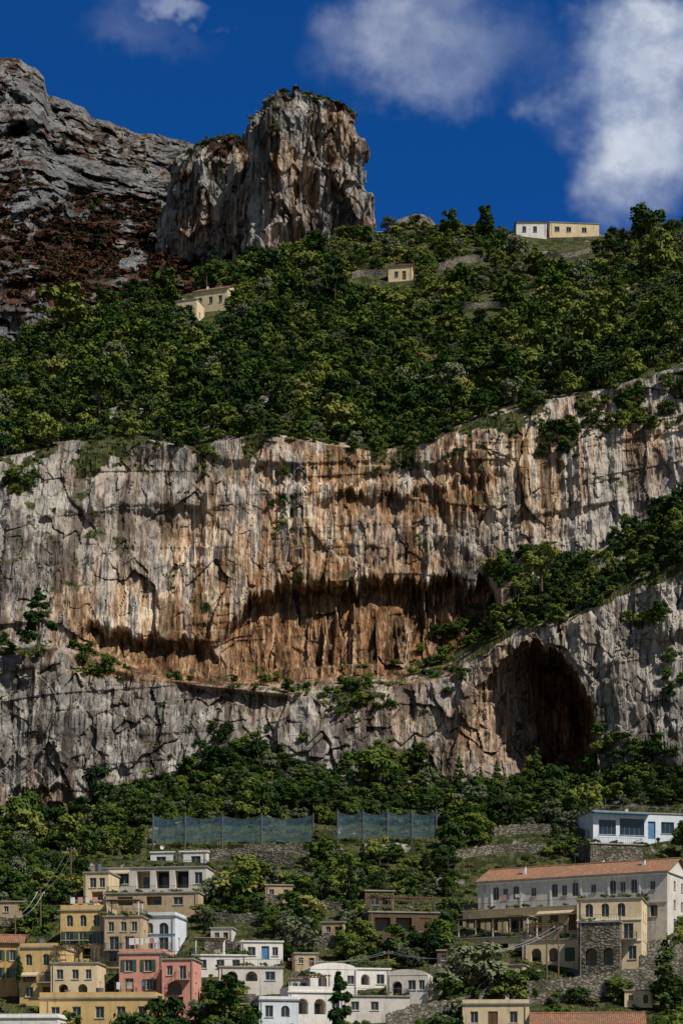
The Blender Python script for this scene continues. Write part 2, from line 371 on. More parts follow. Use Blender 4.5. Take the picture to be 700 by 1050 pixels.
# ---------------------------------------------------------------- pinnacle
def lump(rows,D,ry,seed,phi=23,sn=5.0,nth=620,nz=400,dark=0,tan0=.2):
    pys=np.array([r[0] for r in rows],float); L=np.array([r[1] for r in rows],float); R=np.array([r[2] for r in rows],float)
    tt=np.linspace(0,1,nz)**1.2
    py=pys[0]+(pys[-1]-pys[0])*tt
    l=np.interp(py,pys,L); r=np.interp(py,pys,R)
    l=np.concatenate([[(l[0]+r[0])/2-1]*1,l]); r=np.concatenate([[(l[0]+r[0])/2+1]*1,r]); py=np.concatenate([[py[0]],py])
    xl=(l-350)/F*D; xr=(r-350)/F*D; zz=(HOR-py)/F*D
    th=np.linspace(0,2*math.pi,nth); a=th-math.radians(phi)
    rad=(np.abs(np.cos(a))**sn+np.abs(np.sin(a))**sn)**(-1/sn)
    ex=rad*np.cos(th); ey=rad*np.sin(th); ex/=np.abs(ex).max(); ey/=np.abs(ey).max()
    fx=np.cos(a); fy=np.sin(a); nx0=np.sign(fx)*np.abs(fx)**(sn-1); ny0=np.sign(fy)*np.abs(fy)**(sn-1); ln=np.hypot(nx0,ny0)
    nx0/=ln; ny0/=ln; cp,sp_=math.cos(math.radians(phi)),math.sin(math.radians(phi)); nxx=nx0*cp-ny0*sp_; nyy=nx0*sp_+ny0*cp
    cx=(xl+xr)/2; rx=(xr-xl)/2; rr=np.minimum(rx/rx.max()*1.15,1)*ry
    Xp=cx[:,None]+rx[:,None]*ex[None,:]; Yp=D+ry*0.3+rr[:,None]*ey[None,:]; Zp=np.repeat(zz[:,None],nth,1)
    nx=nxx[None,:]+0*Zp; ny=nyy[None,:]+0*Zp
    al=(th[None,:]*rr.max())+0*Zp
    w=3*fbm(Xp/12,Yp/12,Zp/12,3)
    d=3.5*fbm(Xp/22+seed,Yp/22,Zp/45,3)+3.2*ridged((Xp+w)/22+seed,(Yp+w)/22,Zp/130,3)+1.3*ridged((Xp+w)/6+seed,(Yp+w)/6,Zp/45,3)-2
    c_,e_=cells((al+w)/13+seed,(Zp+w)/16,21); d+=2.6*c_
    c2_,e_=cells((al+w)/4.5+seed,(Zp+w)/6,25); d+=1.3*c2_-.3*(1-sstep(0,.1,e_))
    d+=1.6*fbm(Xp/4,Yp/4,Zp/5,4)+2.2*np.tanh(8*vn(al/60+seed,(Zp+.1*al+w)/12,5.))*sstep(-.1,.4,vn(al/30,Zp/20,seed))
    k=np.clip(rr/ry,0.0,1)[:,None]; k[0]=0
    tz=np.concatenate([[0],tt]); rise_=(sstep(.3,.04,tz)*np.clip((rr/rr[1])**1,0,1))[:,None]
    Xp=Xp+nx*d*k*0.8; Yp=Yp+ny*d*k*1.4; Zp=Zp+(2.8*fbm(Xp/8,Yp/8,0.0+seed,3)+1.0*np.clip(c_,-1,1)*sstep(0,.05,tz)[:,None])*rise_
    Zp[0]=Zp[1].mean()
    tn=np.clip(tan0+1.0*fbm(Xp/18,Zp/22,seed*1.0,3),0,1)
    sl=np.clip(sstep(0.12,0.0,tt),0,1); sl=np.concatenate([[1],sl])[:,None]+0*Zp
    so=np.clip(sl*0.7+0.5*fbm(Xp/9,Zp/9,seed+3.0,4)+dark,0,1)
    mk=np.stack([so,tn,0.2*tn,np.ones_like(tn)],-1)
    return np.stack([Xp,Yp,Zp+CZ],-1),mk
A,mA_=lump([(104,280,326),(106,272,338),(110,265,348),(117,261,358),(126,258,365),(140,250,370),(170,245,373),(230,240,374),(300,234,374),(380,225,380)],860,46,1.7,phi=20)
B,mB_=lump([(149,208,262),(152,200,268),(158,190,270),(168,178,272),(186,168,274),(210,165,276),(260,163,280),(380,150,290)],905,36,9.3,phi=62,dark=.22,tan0=.3)  # dark adds burnt-soil colour, painting in the shoulder's shade
def join_named(name,obs):
    e=bpy.data.objects.new(name,None); sc.collection.objects.link(e)
    for o in obs: o.parent=e
    return e
o1=grid_mesh('main_tower',A,mA_,M['pinn'],.6); o2=grid_mesh('shoulder',B,mB_,M['pinn'],.6)
join_named('rock_pinnacle',[o1,o2])

# ---------------------------------------------------------------- ground
me=bpy.data.meshes.new('ground'); s=12000
me.from_pydata([(-s,-s,0),(s,-s,0),(s,s,0),(-s,s,0)],[],[(0,1,2,3)])
g=bpy.data.objects.new('ground',me); sc.collection.objects.link(g); me.materials.append(simple('shore_ground',(0.16,0.15,0.12),0.9))

# ---------------------------------------------------------------- mesh builder
class MB:
    def __init__(s): s.v=[];s.f=[];s.m=[];s.mats=[]
    def mi(s,mat):
        if mat not in s.mats: s.mats.append(mat)
        return s.mats.index(mat)
    def poly(s,pts,mat,T=None):
        b=len(s.v)
        for p in pts:
            p=Vector(p); s.v.append(tuple(T@p) if T is not None else tuple(p))
        s.f.append(tuple(range(b,b+len(pts)))); s.m.append(s.mi(mat))
    def box(s,x0,y0,z0,x1,y1,z1,mat,T=None):
        if x1<x0:x0,x1=x1,x0
        if y1<y0:y0,y1=y1,y0
        c=[(x0,y0,z0),(x1,y0,z0),(x1,y1,z0),(x0,y1,z0),(x0,y0,z1),(x1,y0,z1),(x1,y1,z1),(x0,y1,z1)]
        for q in ((3,2,1,0),(4,5,6,7),(0,1,5,4),(1,2,6,5),(2,3,7,6),(3,0,4,7)): s.poly([c[i] for i in q],mat,T)
    def tube(s,a,b,r0,r1,mat,n=6,T=None):
        a=Vector(a);b=Vector(b);d=(b-a); 
        if d.length<1e-6:return
        d.normalize(); u=d.orthogonal().normalized(); w=d.cross(u)
        ra=[a+(u*math.cos(2*math.pi*i/n)+w*math.sin(2*math.pi*i/n))*r0 for i in range(n)]
        rb=[b+(u*math.cos(2*math.pi*i/n)+w*math.sin(2*math.pi*i/n))*r1 for i in range(n)]
        for i in range(n):
            j=(i+1)%n; s.poly([ra[i],ra[j],rb[j],rb[i]],mat,T)
        s.poly(rb,mat,T)
    def make(s,name,parent=None):
        me=bpy.data.meshes.new(name); me.from_pydata(s.v,[],s.f)
        for m in s.mats: me.materials.append(m)
        me.polygons.foreach_set('material_index',s.m); me.update()
        ob=bpy.data.objects.new(name,me); sc.collection.objects.link(ob)
        if parent: ob.parent=parent
        return ob
plants=[]
class Bld:
    def __init__(s,name): s.name=name; s.p={}
    def g(s,k):
        if k not in s.p: s.p[k]=MB()
        return s.p[k]
    def finish(s):
        e=bpy.data.objects.new(s.name,None); sc.collection.objects.link(e)
        for k,mb in s.p.items():
            if mb.f: mb.make(k,e)
        return e
    def wall(s,T,w,h,ops,mat,z0=0.0):
        W=s.g('walls'); G=s.g('windows'); SH=s.g('shutters')
        ops=[o for o in ops if o[0]>=0.05 and o[0]+o[2]<=w-0.05 and o[1]+o[3]<=h-0.03]
        xs=sorted(set([0,w]+[round(o[0],3) for o in ops]+[round(o[0]+o[2],3) for o in ops]))
        zs=sorted(set([z0,h]+[round(o[1],3) for o in ops]+[round(o[1]+o[3],3) for o in ops]))
        for i in range(len(xs)-1):
            for j in range(len(zs)-1):
                cx=(xs[i]+xs[i+1])/2; cz=(zs[j]+zs[j+1])/2
                if any(o[0]<cx<o[0]+o[2] and o[1]<cz<o[1]+o[3] for o in ops): continue
                W.poly([(xs[i],0,zs[j]),(xs[i+1],0,zs[j]),(xs[i+1],0,zs[j+1]),(xs[i],0,zs[j+1])],mat,T)
        for o in ops:
            x,z,ww,hh,kind=o[:5]; sm=o[5] if len(o)>5 else M['gshut']
            x1=x+ww; z1=z+hh; dp={'dark':2.2,'arch':1.8,'archwin':0.25}.get(kind,0.22)
            if kind=='cshut': dp=0.1
            arch=kind in('arch','archwin')
            zt=z1-ww/2 if arch else z1
            if arch and zt<z+0.1: zt=z+0.1
            W.poly([(x,0,z),(x,dp,z),(x,dp,zt),(x,0,zt)],mat,T); W.poly([(x1,0,z),(x1,0,zt),(x1,dp,zt),(x1,dp,z)],mat,T)
            W.poly([(x,0,z),(x1,0,z),(x1,dp,z),(x,dp,z)],mat,T)
            if arch:
                n=10; rz=z1-zt; cx=(x+x1)/2
                pts=[(cx-ww/2*math.cos(math.pi*i/n),zt+rz*math.sin(math.pi*i/n)) for i in range(n+1)]
                for i in range(n):
                    a,b=pts[i],pts[i+1]
                    W.poly([(a[0],0,a[1]),(b[0],0,b[1]),(b[0],0,z1),(a[0],0,z1)],mat,T)
                    W.poly([(a[0],0,a[1]),(a[0],dp,a[1]),(b[0],dp,b[1]),(b[0],0,b[1])],mat,T)
            else: W.poly([(x,0,z1),(x,dp,z1),(x1,dp,z1),(x1,0,z1)],mat,T)
            if kind in('dark','arch'):
                W.poly([(x,dp,z),(x1,dp,z),(x1,dp,z1),(x,dp,z1)],M['beige'] if random.random()<.5 else M['dark'],T)
                if ww>1.2: 
                    G.box(x+ww*.3,dp-.06,z+.02,x+ww*.7,dp-.02,z+hh*.72,M['glass'],T)
                continue
            if kind=='cshut':
                SH.poly([(x,dp,z),(x1,dp,z),(x1,dp,z1),(x,dp,z1)],sm,T)
                SH.box(x+ww/2-.03,dp-.04,z,x+ww/2+.03,dp-.005,z1,sm,T)
            elif kind=='door':
                SH.poly([(x,dp,z),(x1,dp,z),(x1,dp,z1),(x,dp,z1)],sm,T)
            else:
                G.poly([(x,dp,z),(x1,dp,z),(x1,dp,z1),(x,dp,z1)],M['glass'],T)
                fw=0.08; fr=sm if len(o)>5 and kind=='win' else M['frame']
                G.box(x,dp-.07,z,x+fw,dp-.01,z1,fr,T);G.box(x1-fw,dp-.07,z,x1,dp-.01,z1,fr,T)
                G.box(x+fw,dp-.07,z1-fw,x1-fw,dp-.01,z1,fr,T);G.box(x+fw,dp-.07,z,x1-fw,dp-.01,z+fw,fr,T)
                n=max(1,round(ww/0.9))
                for i in range(1,n+1):
                    if n==1: G.box(x+ww/2-.03,dp-.06,z+fw,x+ww/2+.03,dp-.015,z1-fw,fr,T);break
                    if i<n: G.box(x+ww*i/n-.035,dp-.06,z+fw,x+ww*i/n+.035,dp-.015,z1-fw,fr,T)
            if kind in('win','shut','cshut'):
                W.box(x-.12,-.1,z-.1,x1+.12,-.003,z-.01,M['frame'],T)
            if kind=='shut':
                SH.box(x-ww*.5,-.07,z,x-.02,-.01,z1,sm,T); SH.box(x1+.02,-.07,z,x1+ww*.5,-.01,z1,sm,T)
            if kind=='balc': s.balcony(T,x-.6,x1+.6,z,1.1)
    def rail(s,T,pts,z,h=1.0,sp=0.35):
        R=s.g('railings')
        for a,b in zip(pts[:-1],pts[1:]):
            L=math.dist(a,b); n=max(1,int(L/sp))
            R.tube((a[0],a[1],z+h),(b[0],b[1],z+h),.04,.04,M['metal'],4,T)
            for i in range(n+1):
                x=a[0]+(b[0]-a[0])*i/n; y=a[1]+(b[1]-a[1])*i/n
                R.tube((x,y,z),(x,y,z+h),.022,.022,M['metal'],3,T)
            if L>3:
                for _ in range(int(L/1.7)):
                    t=random.random(); plants.append(tuple(T@Vector((a[0]+(b[0]-a[0])*t,a[1]+(b[1]-a[1])*t+.4,z))))
    def balcony(s,T,x0,x1,z,d):
        s.g('walls').box(x0,-d,z-.2,x1,-.003,z-.02,M['concrete'],T)
        s.rail(T,[(x0+.05,-.05),(x0+.05,-d+.05),(x1-.05,-d+.05),(x1-.05,-.05)],z-.02,1.0,.3)
    def awning(s,T,x0,x1,z,d=1.5,mat=None):
        A_=s.g('awnings'); mat=mat or M['cloth']
        A_.poly([(x0,-.02,z),(x1,-.02,z),(x1,-d,z-.6),(x0,-d,z-.6)],mat,T)
        A_.poly([(x0,-d,z-.6),(x1,-d,z-.6),(x1,-d,z-.8),(x0,-d,z-.8)],mat,T)
    def laundry(s,T,x0,x1,y,z):
        L=s.g('washing_line'); L.tube((x0,y,z),(x1,y,z),.02,.02,M['metal'],3,T)
        for xx in(x0,x1): L.tube((xx,y,z-2.4),(xx,y,z+.1),.035,.035,M['metal'],4,T)
        x=x0+.2
        while x<x1-.8:
            w=random.uniform(.4,.9); hh=random.uniform(.5,1.1); L.box(x,y-.012,z-hh,x+w,y+.012,z-.02,random.choice([M['white'],M['blueshut'],M['cloth'],M['pink'],M['white']]),T); x+=w+random.uniform(.05,.5)
    def vol(s,px0,px1,pyt,pyb,ops,mat,yaw=0.0,depth=8.0,roof='flat',D=None,found=5.0,dD=0.0,rise=1.6,parapet=0.0,side=True,rail=False):
        cx=(px0+px1)/2
        if D is None: D=baseD(cx,pyb)-1.0+dD
        m=D/F; a=math.radians(yaw); w=(px1-px0)*m/math.cos(a); h=(pyb-pyt)*m
        c=Vector(P(cx,pyb,D)); d=Vector((math.cos(a),-math.sin(a),0)); org=c-d*(w/2)
        T=Matrix.Translation(org)@Matrix.Rotation(-a,4,'Z')
        L=[]
        for o in ops:
            x,y,ww,hh,k=o[:5]
            L.append(((x-px0)*m/math.cos(a),(pyb-y-hh)*m,ww*m/math.cos(a),hh*m,k)+tuple(o[5:]))
        s.wall(T,w,h,L,mat,-found)
        def sideops():
            r=[]
            if side:
                fl=max(1,int(h/3.0)); 
                for f in range(fl):
                    if depth>4: r.append((depth*.3,f*3.0+1.0,1.0,1.4,'win'));
                    if depth>7: r.append((depth*.65,f*3.0+1.0,1.0,1.4,'win'))
            return r
        TR=T@Matrix.Translation((w,0,0))@Matrix.Rotation(math.pi/2,4,'Z')
        TL=T@Matrix.Translation((0,depth,0))@Matrix.Rotation(-math.pi/2,4,'Z')
        s.wall(TR,depth,h,sideops(),mat,-found); s.wall(TL,depth,h,sideops(),mat,-found)
        W=s.g('walls'); R=s.g('roof')
        W.poly([(0,depth,-found),(0,depth,h),(w,depth,h),(w,depth,-found)],mat,T)
        if w>3:
            xx=w*random.uniform(.03,.08) if random.random()<.5 else w*random.uniform(.92,.97)
            s.g('pipes').tube((xx,-.08,0),(xx,-.08,h-.05),.06,.06,M['concrete'],5,T)
        if roof=='flat':
            R.box(-.18,-.18,h,w+.18,depth+.18,h+.22,M['concrete'] if mat!=M['white'] else M['white'],T)
            if parapet>0:
                t=.2;z0=h+.22;z1=z0+parapet
                R.box(0,0,z0,w,t,z1,mat,T);R.box(0,depth-t,z0,w,depth,z1,mat,T);R.box(0,t,z0,t,depth-t,z1,mat,T);R.box(w-t,t,z0,w,depth-t,z1,mat,T)
            if rail: s.rail(T,[(0.1,depth-.1),(.1,.1),(w-.1,.1),(w-.1,depth-.1)],h+.22,1.0,.4)
        elif roof=='gable':
            e=.45; n=int((w+2*e)/.14); yc=depth/2
            R.box(-.25,-.3,h,w+.25,depth+.3,h+.14,mat,T)
            zz=h+.15
            for sgn in(0,1):
                for i in range(n):
                    u0=-e+(w+2*e)*i/n; u1=-e+(w+2*e)*(i+1)/n
                    k0=.07*abs(math.sin(math.pi*i/2.0)) ; k1=.07*abs(math.sin(math.pi*(i+1)/2.0))
                    def pt(u,t,k):
                        y=-e+(yc+e)*t
                        if sgn: y=depth-y
                        return (u,y,zz+rise*t+k)
                    R.poly([pt(u0,0,k0),pt(u1,0,k1),pt(u1,1,k1),pt(u0,1,k0)],M['tile'],T)
            for xx in(0,w): W.poly([(xx,0,h+.14),(xx,depth,h+.14),(xx,yc,zz+rise-.05)],mat,T)
            R.tube((-e,yc,zz+rise+.05),(w+e,yc,zz+rise+.05),.16,.16,M['tile'],8,T)
        elif roof=='vault':
            n=12
            for i in range(n):
                a0=math.pi*i/n;a1=math.pi*(i+1)/n
                f=lambda a_:(w/2-w/2*math.cos(a_),h+rise*math.sin(a_))
                p0,p1=f(a0),f(a1)
                R.poly([(p0[0],-.05,p0[1]),(p1[0],-.05,p1[1]),(p1[0],depth,p1[1]),(p0[0],depth,p0[1])],mat,T)
                R.poly([(p0[0],-.05,p0[1]),(w/2,-.05,h),(p1[0],-.05,p1[1])],mat,T)
        return T,w,h,m
    def chimney(s,T,x,y,z,h=1.2,w=.5,mat=None):
        R=s.g('chimneys'); mat=mat or M['white']
        R.box(x,y,z,x+w,y+w,z+h,mat,T); R.box(x-.08,y-.08,z+h,x+w+.08,y+w+.08,z+h+.12,M['tile'],T)
    def antenna(s,T,x,y,z,h=2.5):
        R=s.g('antennas'); R.tube((x,y,z),(x,y,z+h),.04,.04,M['metal'],4,T)
        for k in range(4): R.tube((x-.5+.08*k,y,z+h-.2*k-.1),(x+.5-.08*k,y,z+h-.2*k-.1),.02,.02,M['metal'],3,T)
    def dish(s,T,x,y,z):
        R=s.g('antennas'); R.tube((x,y,z),(x,y,z+.8),.03,.03,M['metal'],4,T)
        c=Vector((x,y-.05,z+.9)); n=10
        for i in range(n):
            a0=2*math.pi*i/n;a1=2*math.pi*(i+1)/n
            R.poly([c,c+Vector((.4*math.cos(a0),-.15,.4*math.sin(a0))),c+Vector((.4*math.cos(a1),-.15,.4*math.sin(a1)))],M['white'],T)
    def tank(s,T,x,y,z):
        R=s.g('water_tank'); R.tube((x,y,z+.3),(x,y,z+1.5),.55,.55,M['metal'],12,T)
        for dx in(-.3,.3): R.box(x+dx-.05,y-.3,z,x+dx+.05,y+.3,z+.3,M['metal'],T)
    def pergola(s,T,x0,x1,y0,y1,z,h=2.5,cover=None):
        R=s.g('pergola'); n=max(2,int((x1-x0)/2.6)+1)
        for i in range(n):
            x=x0+(x1-x0)*i/(n-1)
            for y in(y0,y1): R.box(x-.08,y-.08,z,x+.08,y+.08,z+h,M['wood'] if not cover else M['white'],T)
        R.box(x0-.3,y0-.09,z+h,x1+.3,y0+.09,z+h+.16,M['wood'],T);R.box(x0-.3,y1-.09,z+h,x1+.3,y1+.09,z+h+.16,M['wood'],T)
        k=max(2,int((x1-x0)/.5))
        for i in range(k+1):
            x=x0+(x1-x0)*i/k; R.box(x-.04,y0-.4,z+h+.163,x+.04,y1+.3,z+h+.25,M['wood'],T)
        if cover: R.box(x0-.25,y0-.35,z+h+.255,x1+.25,y1+.2,z+h+.30,cover,T)
        else:
            for _ in range(int((x1-x0)*1.2)): plants.append(tuple(T@Vector((random.uniform(x0,x1),random.uniform(y0,y1),z+h+.1))))

def rowops(xs,y,w,h,k,*mat): return [(x,y,w,h,k)+mat for x in xs]

excl=[]
clear=[]   # also clear of shrubs
# ---- main villa
b=Bld('terracotta_roof_villa')
YW=27
T,w,h,m=b.vol(493,676,900,960,
  rowops([508,528],905,6,14,'archwin')+rowops([566,586],905,6,14,'archwin')+rowops([622,642],905,6,14,'archwin')+rowops([518,576,632],907,5,11,'win')+rowops([546,604,660],908,5,9,'win')
  +rowops([505,530,556,572],933,6,14,'cshut',M['bshut'])+rowops([660],932,7,12,'win'),M['greywhite'],yaw=YW,depth=11,roof='gable',rise=2.6,D=320)
b.g('trim').box(-.05,-.12,h*0.5,w+.05,-.004,h*.5+.25,M['cream'],T)
b.g('trim').box(-.1,-.2,h-.35,w+.1,-.005,h-.1,M['white'],T)
for fx_ in (.075,.235,.395,.555,.70,.86):
    b.g('trim').box(w*fx_-.15,-.1,h*.5+.26,w*fx_+.15,-.006,h-.36,M['white'],T)
b.chimney(T,7,2,h+.6,1.9); b.chimney(T,19,6,h+1.6,1.8); b.chimney(T,27,3,h+1.0,1.6); b.antenna(T,15,5,h+2.3,2.4)
T2,w2,h2,_=b.vol(476,598,932,962,rowops([486,503,546,562,580],940,8,16,'cshut',M['bshut'])+[(520,938,16,20,'dark')],M['cream'],yaw=YW,depth=4,roof='flat',D=319.0,found=6,side=False)
b.rail(T2,[(0,.1),(w2-.1,.1)],h2+.22,1.0,.3); b.laundry(T2,w2*.3,w2*.55,.3,h2+2.5); b.awning(T2,w2*.62,w2*.9,h2-.5,1.6)
T3,w3,h3,_=b.vol(468,540,962,990,rowops([472,490,508],968,12,14,'dark')+[(526,970,8,10,'win')],M['cream'],yaw=YW,depth=7,roof='flat',D=315,found=8,side=False)
b.pergola(T3,0.3,w3-.4,.5,4.5,h3+.22,2.8,M['cloth']); b.rail(T3,[(0,.1),(w3-.1,.1)],h3+.22,1.0,.3)
T4,w4,h4,_=b.vol(592,656,922,990,[(600,926,8,14,'archwin'),(616,926,8,14,'archwin'),(632,926,8,14,'archwin'),(598,947,12,16,'cshut',M['bshut']),(618,947,12,16,'arch'),(638,947,10,16,'balc'),(602,970,9,14,'archwin'),(622,968,14,18,'arch'),(643,970,8,14,'win')],M['cream'],yaw=14,depth=9,roof='flat',D=305,found=6,rail=True)
b.g('trim').box(-.1,-.14,h4*.36,w4+.1,-.004,h4*.36+.2,M['white'],T4); b.g('trim').box(-.1,-.14,h4*.68,w4+.1,-.004,h4*.68+.2,M['white'],T4)
T5,w5,h5,_=b.vol(536,594,964,996,[(545,972,10,14,'arch'),(562,972,10,14,'arch'),(578,972,10,14,'cshut',M['gshut'])],M['cream'],yaw=20,depth=8,roof='flat',D=308,found=6,rail=True)
b.pergola(T5,.5,w5*.6,1,5,h5+.22,2.3)
b.vol(500,536,990,1016,[(506,998,8,12,'dark'),(522,998,7,12,'win')],M['cream'],yaw=14,depth=5,roof='flat',D=303,rail=True,side=False)
b.vol(593,634,946,1000,[(600,972,12,18,'arch'),(618,972,10,18,'arch')],M['stone'],yaw=14,depth=3,roof='flat',D=302,side=False,rail=True)
b.finish(); excl+=[(462,690,880,1012),(535,690,1008,1020)]
b=Bld('white_villa')
T,w,h,m=b.vol(606,712,834,864,[(612,842,18,15,'win',M['blueshut']),(634,840,26,17,'win',M['blueshut']),(664,842,8,18,'door',M['blueshut']),(678,842,14,12,'win',M['blueshut']),(696,842,12,12,'win',M['blueshut'])],M['bluewhite'],yaw=-14,depth=9,roof='flat',rail=True)
b.g('trim').box(-.3,-1.4,h*.93,w*.55,-.005,h*.97,M['blueshut'],T)
b.antenna(T,4,4,h+.2,3); b.antenna(T,11,3,h+.2,2.2); b.chimney(T,8,4,h+.2,1.2)
b.vol(604,660,866,878,[],M['stone'],yaw=-14,depth=6,roof='flat',dD=-5,side=False,rail=True)
b.finish(); excl.append((598,705,826,884))
b=Bld('hillside_villa')
T,w,h,m=b.vol(154,213,874,889,rowops([160,178,196],878,10,9,'win'),M['white'],yaw=8,depth=7,roof='flat',dD=4)
b.dish(T,2,1,h+.2); b.antenna(T,7,2,h+.2,2)
T,w,h,m=b.vol(100,212,890,914,rowops([106,122],894,10,12,'win')+rowops([140,160,180],893,14,18,'dark')+[(200,895,8,12,'win')],M['greywhite'],yaw=8,depth=7,roof='flat',rail=True)
b.chimney(T,3,4,h+.2,1.0); b.awning(T,w*.1,w*.3,h-.3,1.4)
T,w,h,m=b.vol(86,112,895,925,[(92,900,7,10,'win'),(102,900,6,10,'win'),(94,914,12,9,'dark')],M['cream'],yaw=8,depth=7,roof='flat',dD=-4)
b.tank(T,2,2,h+.2)
b.vol(108,204,916,930,[(120,919,16,9,'dark'),(150,919,16,9,'dark'),(178,920,10,8,'win')],M['beige'],yaw=8,depth=4,roof='flat',dD=-4,rail=True)
b.finish(); excl.append((84,216,878,936))
b=Bld('yellow_apartment_house')
T,w,h,m=b.vol(62,108,934,984,rowops([68,82,96],938,7,12,'archwin')+rowops([67,81,95],955,8,13,'shut',M['gshut'])+rowops([68,84],972,9,11,'dark'),M['yellow'],yaw=6,depth=9,roof='flat',parapet=.7)
b.antenna(T,3,3,h+.2,2.5); b.dish(T,5,2,h+.4); b.balcony(T,.4,w*.65,h*.40,1.2); b.laundry(T,1,w-1,1.5,h+2.3)
T,w,h,m=b.vol(106,145,940,988,rowops([111,124,135],945,6,10,'win')+[(112,960,10,14,'balc'),(128,960,10,14,'balc')]+rowops([112,130],975,8,11,'win'),M['beige'],yaw=6,depth=8,roof='flat',dD=-1,rail=True)
b.pergola(T,.5,w-.5,.5,3.5,h+.22,2.2,M['cloth'])
T,w,h,m=b.vol(74,100,924,936,[(80,927,5,6,'win'),(90,927,5,6,'win')],M['cream'],yaw=6,depth=6,roof='flat',dD=-1)
b.finish()
b=Bld('blue_white_house')
T,w,h,m=b.vol(145,180,940,976,[(150,946,7,11,'archwin'),(163,946,10,12,'archwin'),(150,962,7,11,'win'),(163,961,10,13,'balc')],M['bluewhite'],yaw=10,depth=7,roof='flat',parapet=.5)
b.g('trim').box(-.06,-.12,h*.48,w+.06,-.004,h*.48+.18,M['blueshut'],T)
b.finish()
b=Bld('ochre_house')
T,w,h,m=b.vol(-30,22,968,1022,rowops([-20,-4,10],974,6,11,'shut',M['gshut'])+rowops([-20,-4,10],992,6,11,'shut',M['gshut']),M['ochre'],yaw=-6,depth=8,roof='gable',rise=1.5,dD=1)
b.finish()
b=Bld('tall_yellow_house')
T,w,h,m=b.vol(20,62,972,1026,[(26,978,7,12,'archwin'),(44,978,7,12,'archwin'),(27,996,7,11,'shut',M['bshut']),(46,996,7,11,'balc'),(26,1012,8,10,'win'),(44,1012,9,12,'door',M['bshut'])],M['yellow'],yaw=8,depth=8,roof='flat',parapet=.5,dD=-1)
b.tank(T,2,4,h+.2); b.awning(T,.5,w*.5,h*.55,1.3); b.finish()
b=Bld('cream_terrace_house')
T,w,h,m=b.vol(52,100,988,1022,[(58,994,7,10,'win'),(74,994,7,10,'win'),(88,994,6,10,'win'),(60,1009,10,10,'arch'),(80,1009,10,10,'arch')],M['cream'],yaw=4,depth=7,roof='flat',rail=True,dD=-4)
b.pergola(T,.5,w-.5,.5,3.5,h+.22,2.3)
b.finish()
b=Bld('pink_house')
T,w,h,m=b.vol(122,168,978,1024,[(128,984,8,12,'shut',M['gshut']),(148,984,8,12,'shut',M['gshut']),(128,1003,9,15,'balc'),(150,1004,7,11,'shut',M['gshut'])],M['pink'],yaw=6,depth=8,roof='flat',parapet=.5)
b.antenna(T,2,3,h,2.4); b.laundry(T,1,w-1,1.5,h+2.5)
T,w,h,m=b.vol(166,198,984,1034,[(171,990,6,10,'win'),(184,990,7,14,'balc'),(171,1006,16,14,'arch'),(172,1022,16,11,'dark')],M['pink'],yaw=6,depth=7,roof='flat',dD=-3,rail=True)
b.finish()
b=Bld('white_terrace_house')
T,w,h,m=b.vol(248,290,966,990,[(254,971,8,9,'win'),(268,970,8,14,'door',M['blueshut']),(279,971,6,9,'win')],M['white'],yaw=-6,depth=7,roof='flat',dD=1)
T,w,h,m=b.vol(198,252,980,998,rowops([204,222,238],984,8,9,'win'),M['white'],yaw=-6,depth=7,roof='flat',rail=True)
b.pergola(T,.5,w*.6,.5,4,h+.22,2.3,M['cloth'])
T,w,h,m=b.vol(225,290,992,1008,[(232,996,12,10,'arch'),(252,996,12,10,'arch'),(272,996,10,9,'win')],M['greywhite'],yaw=-6,depth=4,roof='flat',dD=-3,rail=True)
b.finish(); excl+= [(55,205,926,1060),(-40,70,958,1060),(198,292,962,1022)]
b=Bld('yellow_parapet_house')
T,w,h,m=b.vol(40,160,1024,1062,rowops([52,74,98,120,142],1032,9,12,'win'),M['yellow'],yaw=5,depth=7,roof='flat',parapet=.7,dD=-3)
b.chimney(T,3,3,h,1.3); b.chimney(T,12,2,h,1.2); b.tank(T,8,3,h+.2); b.laundry(T,10,15,4,h+2.6)
b.finish()
b=Bld('white_flat_house')
T,w,h,m=b.vol(-30,60,1044,1066,rowops([0,20,42],1050,9,10,'win'),M['white'],yaw=5,depth=6,roof='flat',parapet=.4,dD=-6)
b.finish()
b=Bld('white_vaulted_house')
T,w,h,m=b.vol(318,366,994,1022,[(326,1000,9,13,'archwin'),(342,1000,10,13,'archwin'),(356,1000,7,9,'win')],M['white'],yaw=-12,depth=7,roof='vault',rise=1.0)
T,w,h,m=b.vol(364,400,994,1014,[(370,999,9,11,'arch'),(386,999,8,10,'win')],M['white'],yaw=-12,depth=6,roof='flat',rail=True,dD=1)
T,w,h,m=b.vol(296,352,1018,1046,[(304,1024,12,16,'arch'),(322,1024,12,16,'arch'),(340,1024,8,10,'win')],M['white'],yaw=-12,depth=7,roof='flat',parapet=.7,dD=-3)
b.pergola(T,1,w-2,.5,4,h+.22,2.2)
T,w,h,m=b.vol(266,306,1026,1050,[(272,1031,8,12,'win'),(288,1031,9,12,'archwin')],M['bluewhite'],yaw=-12,depth=6,roof='flat',parapet=.4,dD=-3)
T,w,h,m=b.vol(396,438,1000,1024,[(402,1006,10,16,'arch'),(418,1005,8,10,'win'),(429,1005,6,10,'win')],M['greywhite'],yaw=10,depth=6,roof='vault',rise=.9,dD=-1)
T,w,h,m=b.vol(350,420,1022,1040,[(360,1027,8,9,'win'),(380,1027,8,9,'win')],M['greywhite'],yaw=-8,depth=5,roof='flat',rail=True,dD=-2)
b.finish(); excl.append((262,440,992,1078))
b=Bld('weathered_brown_house')
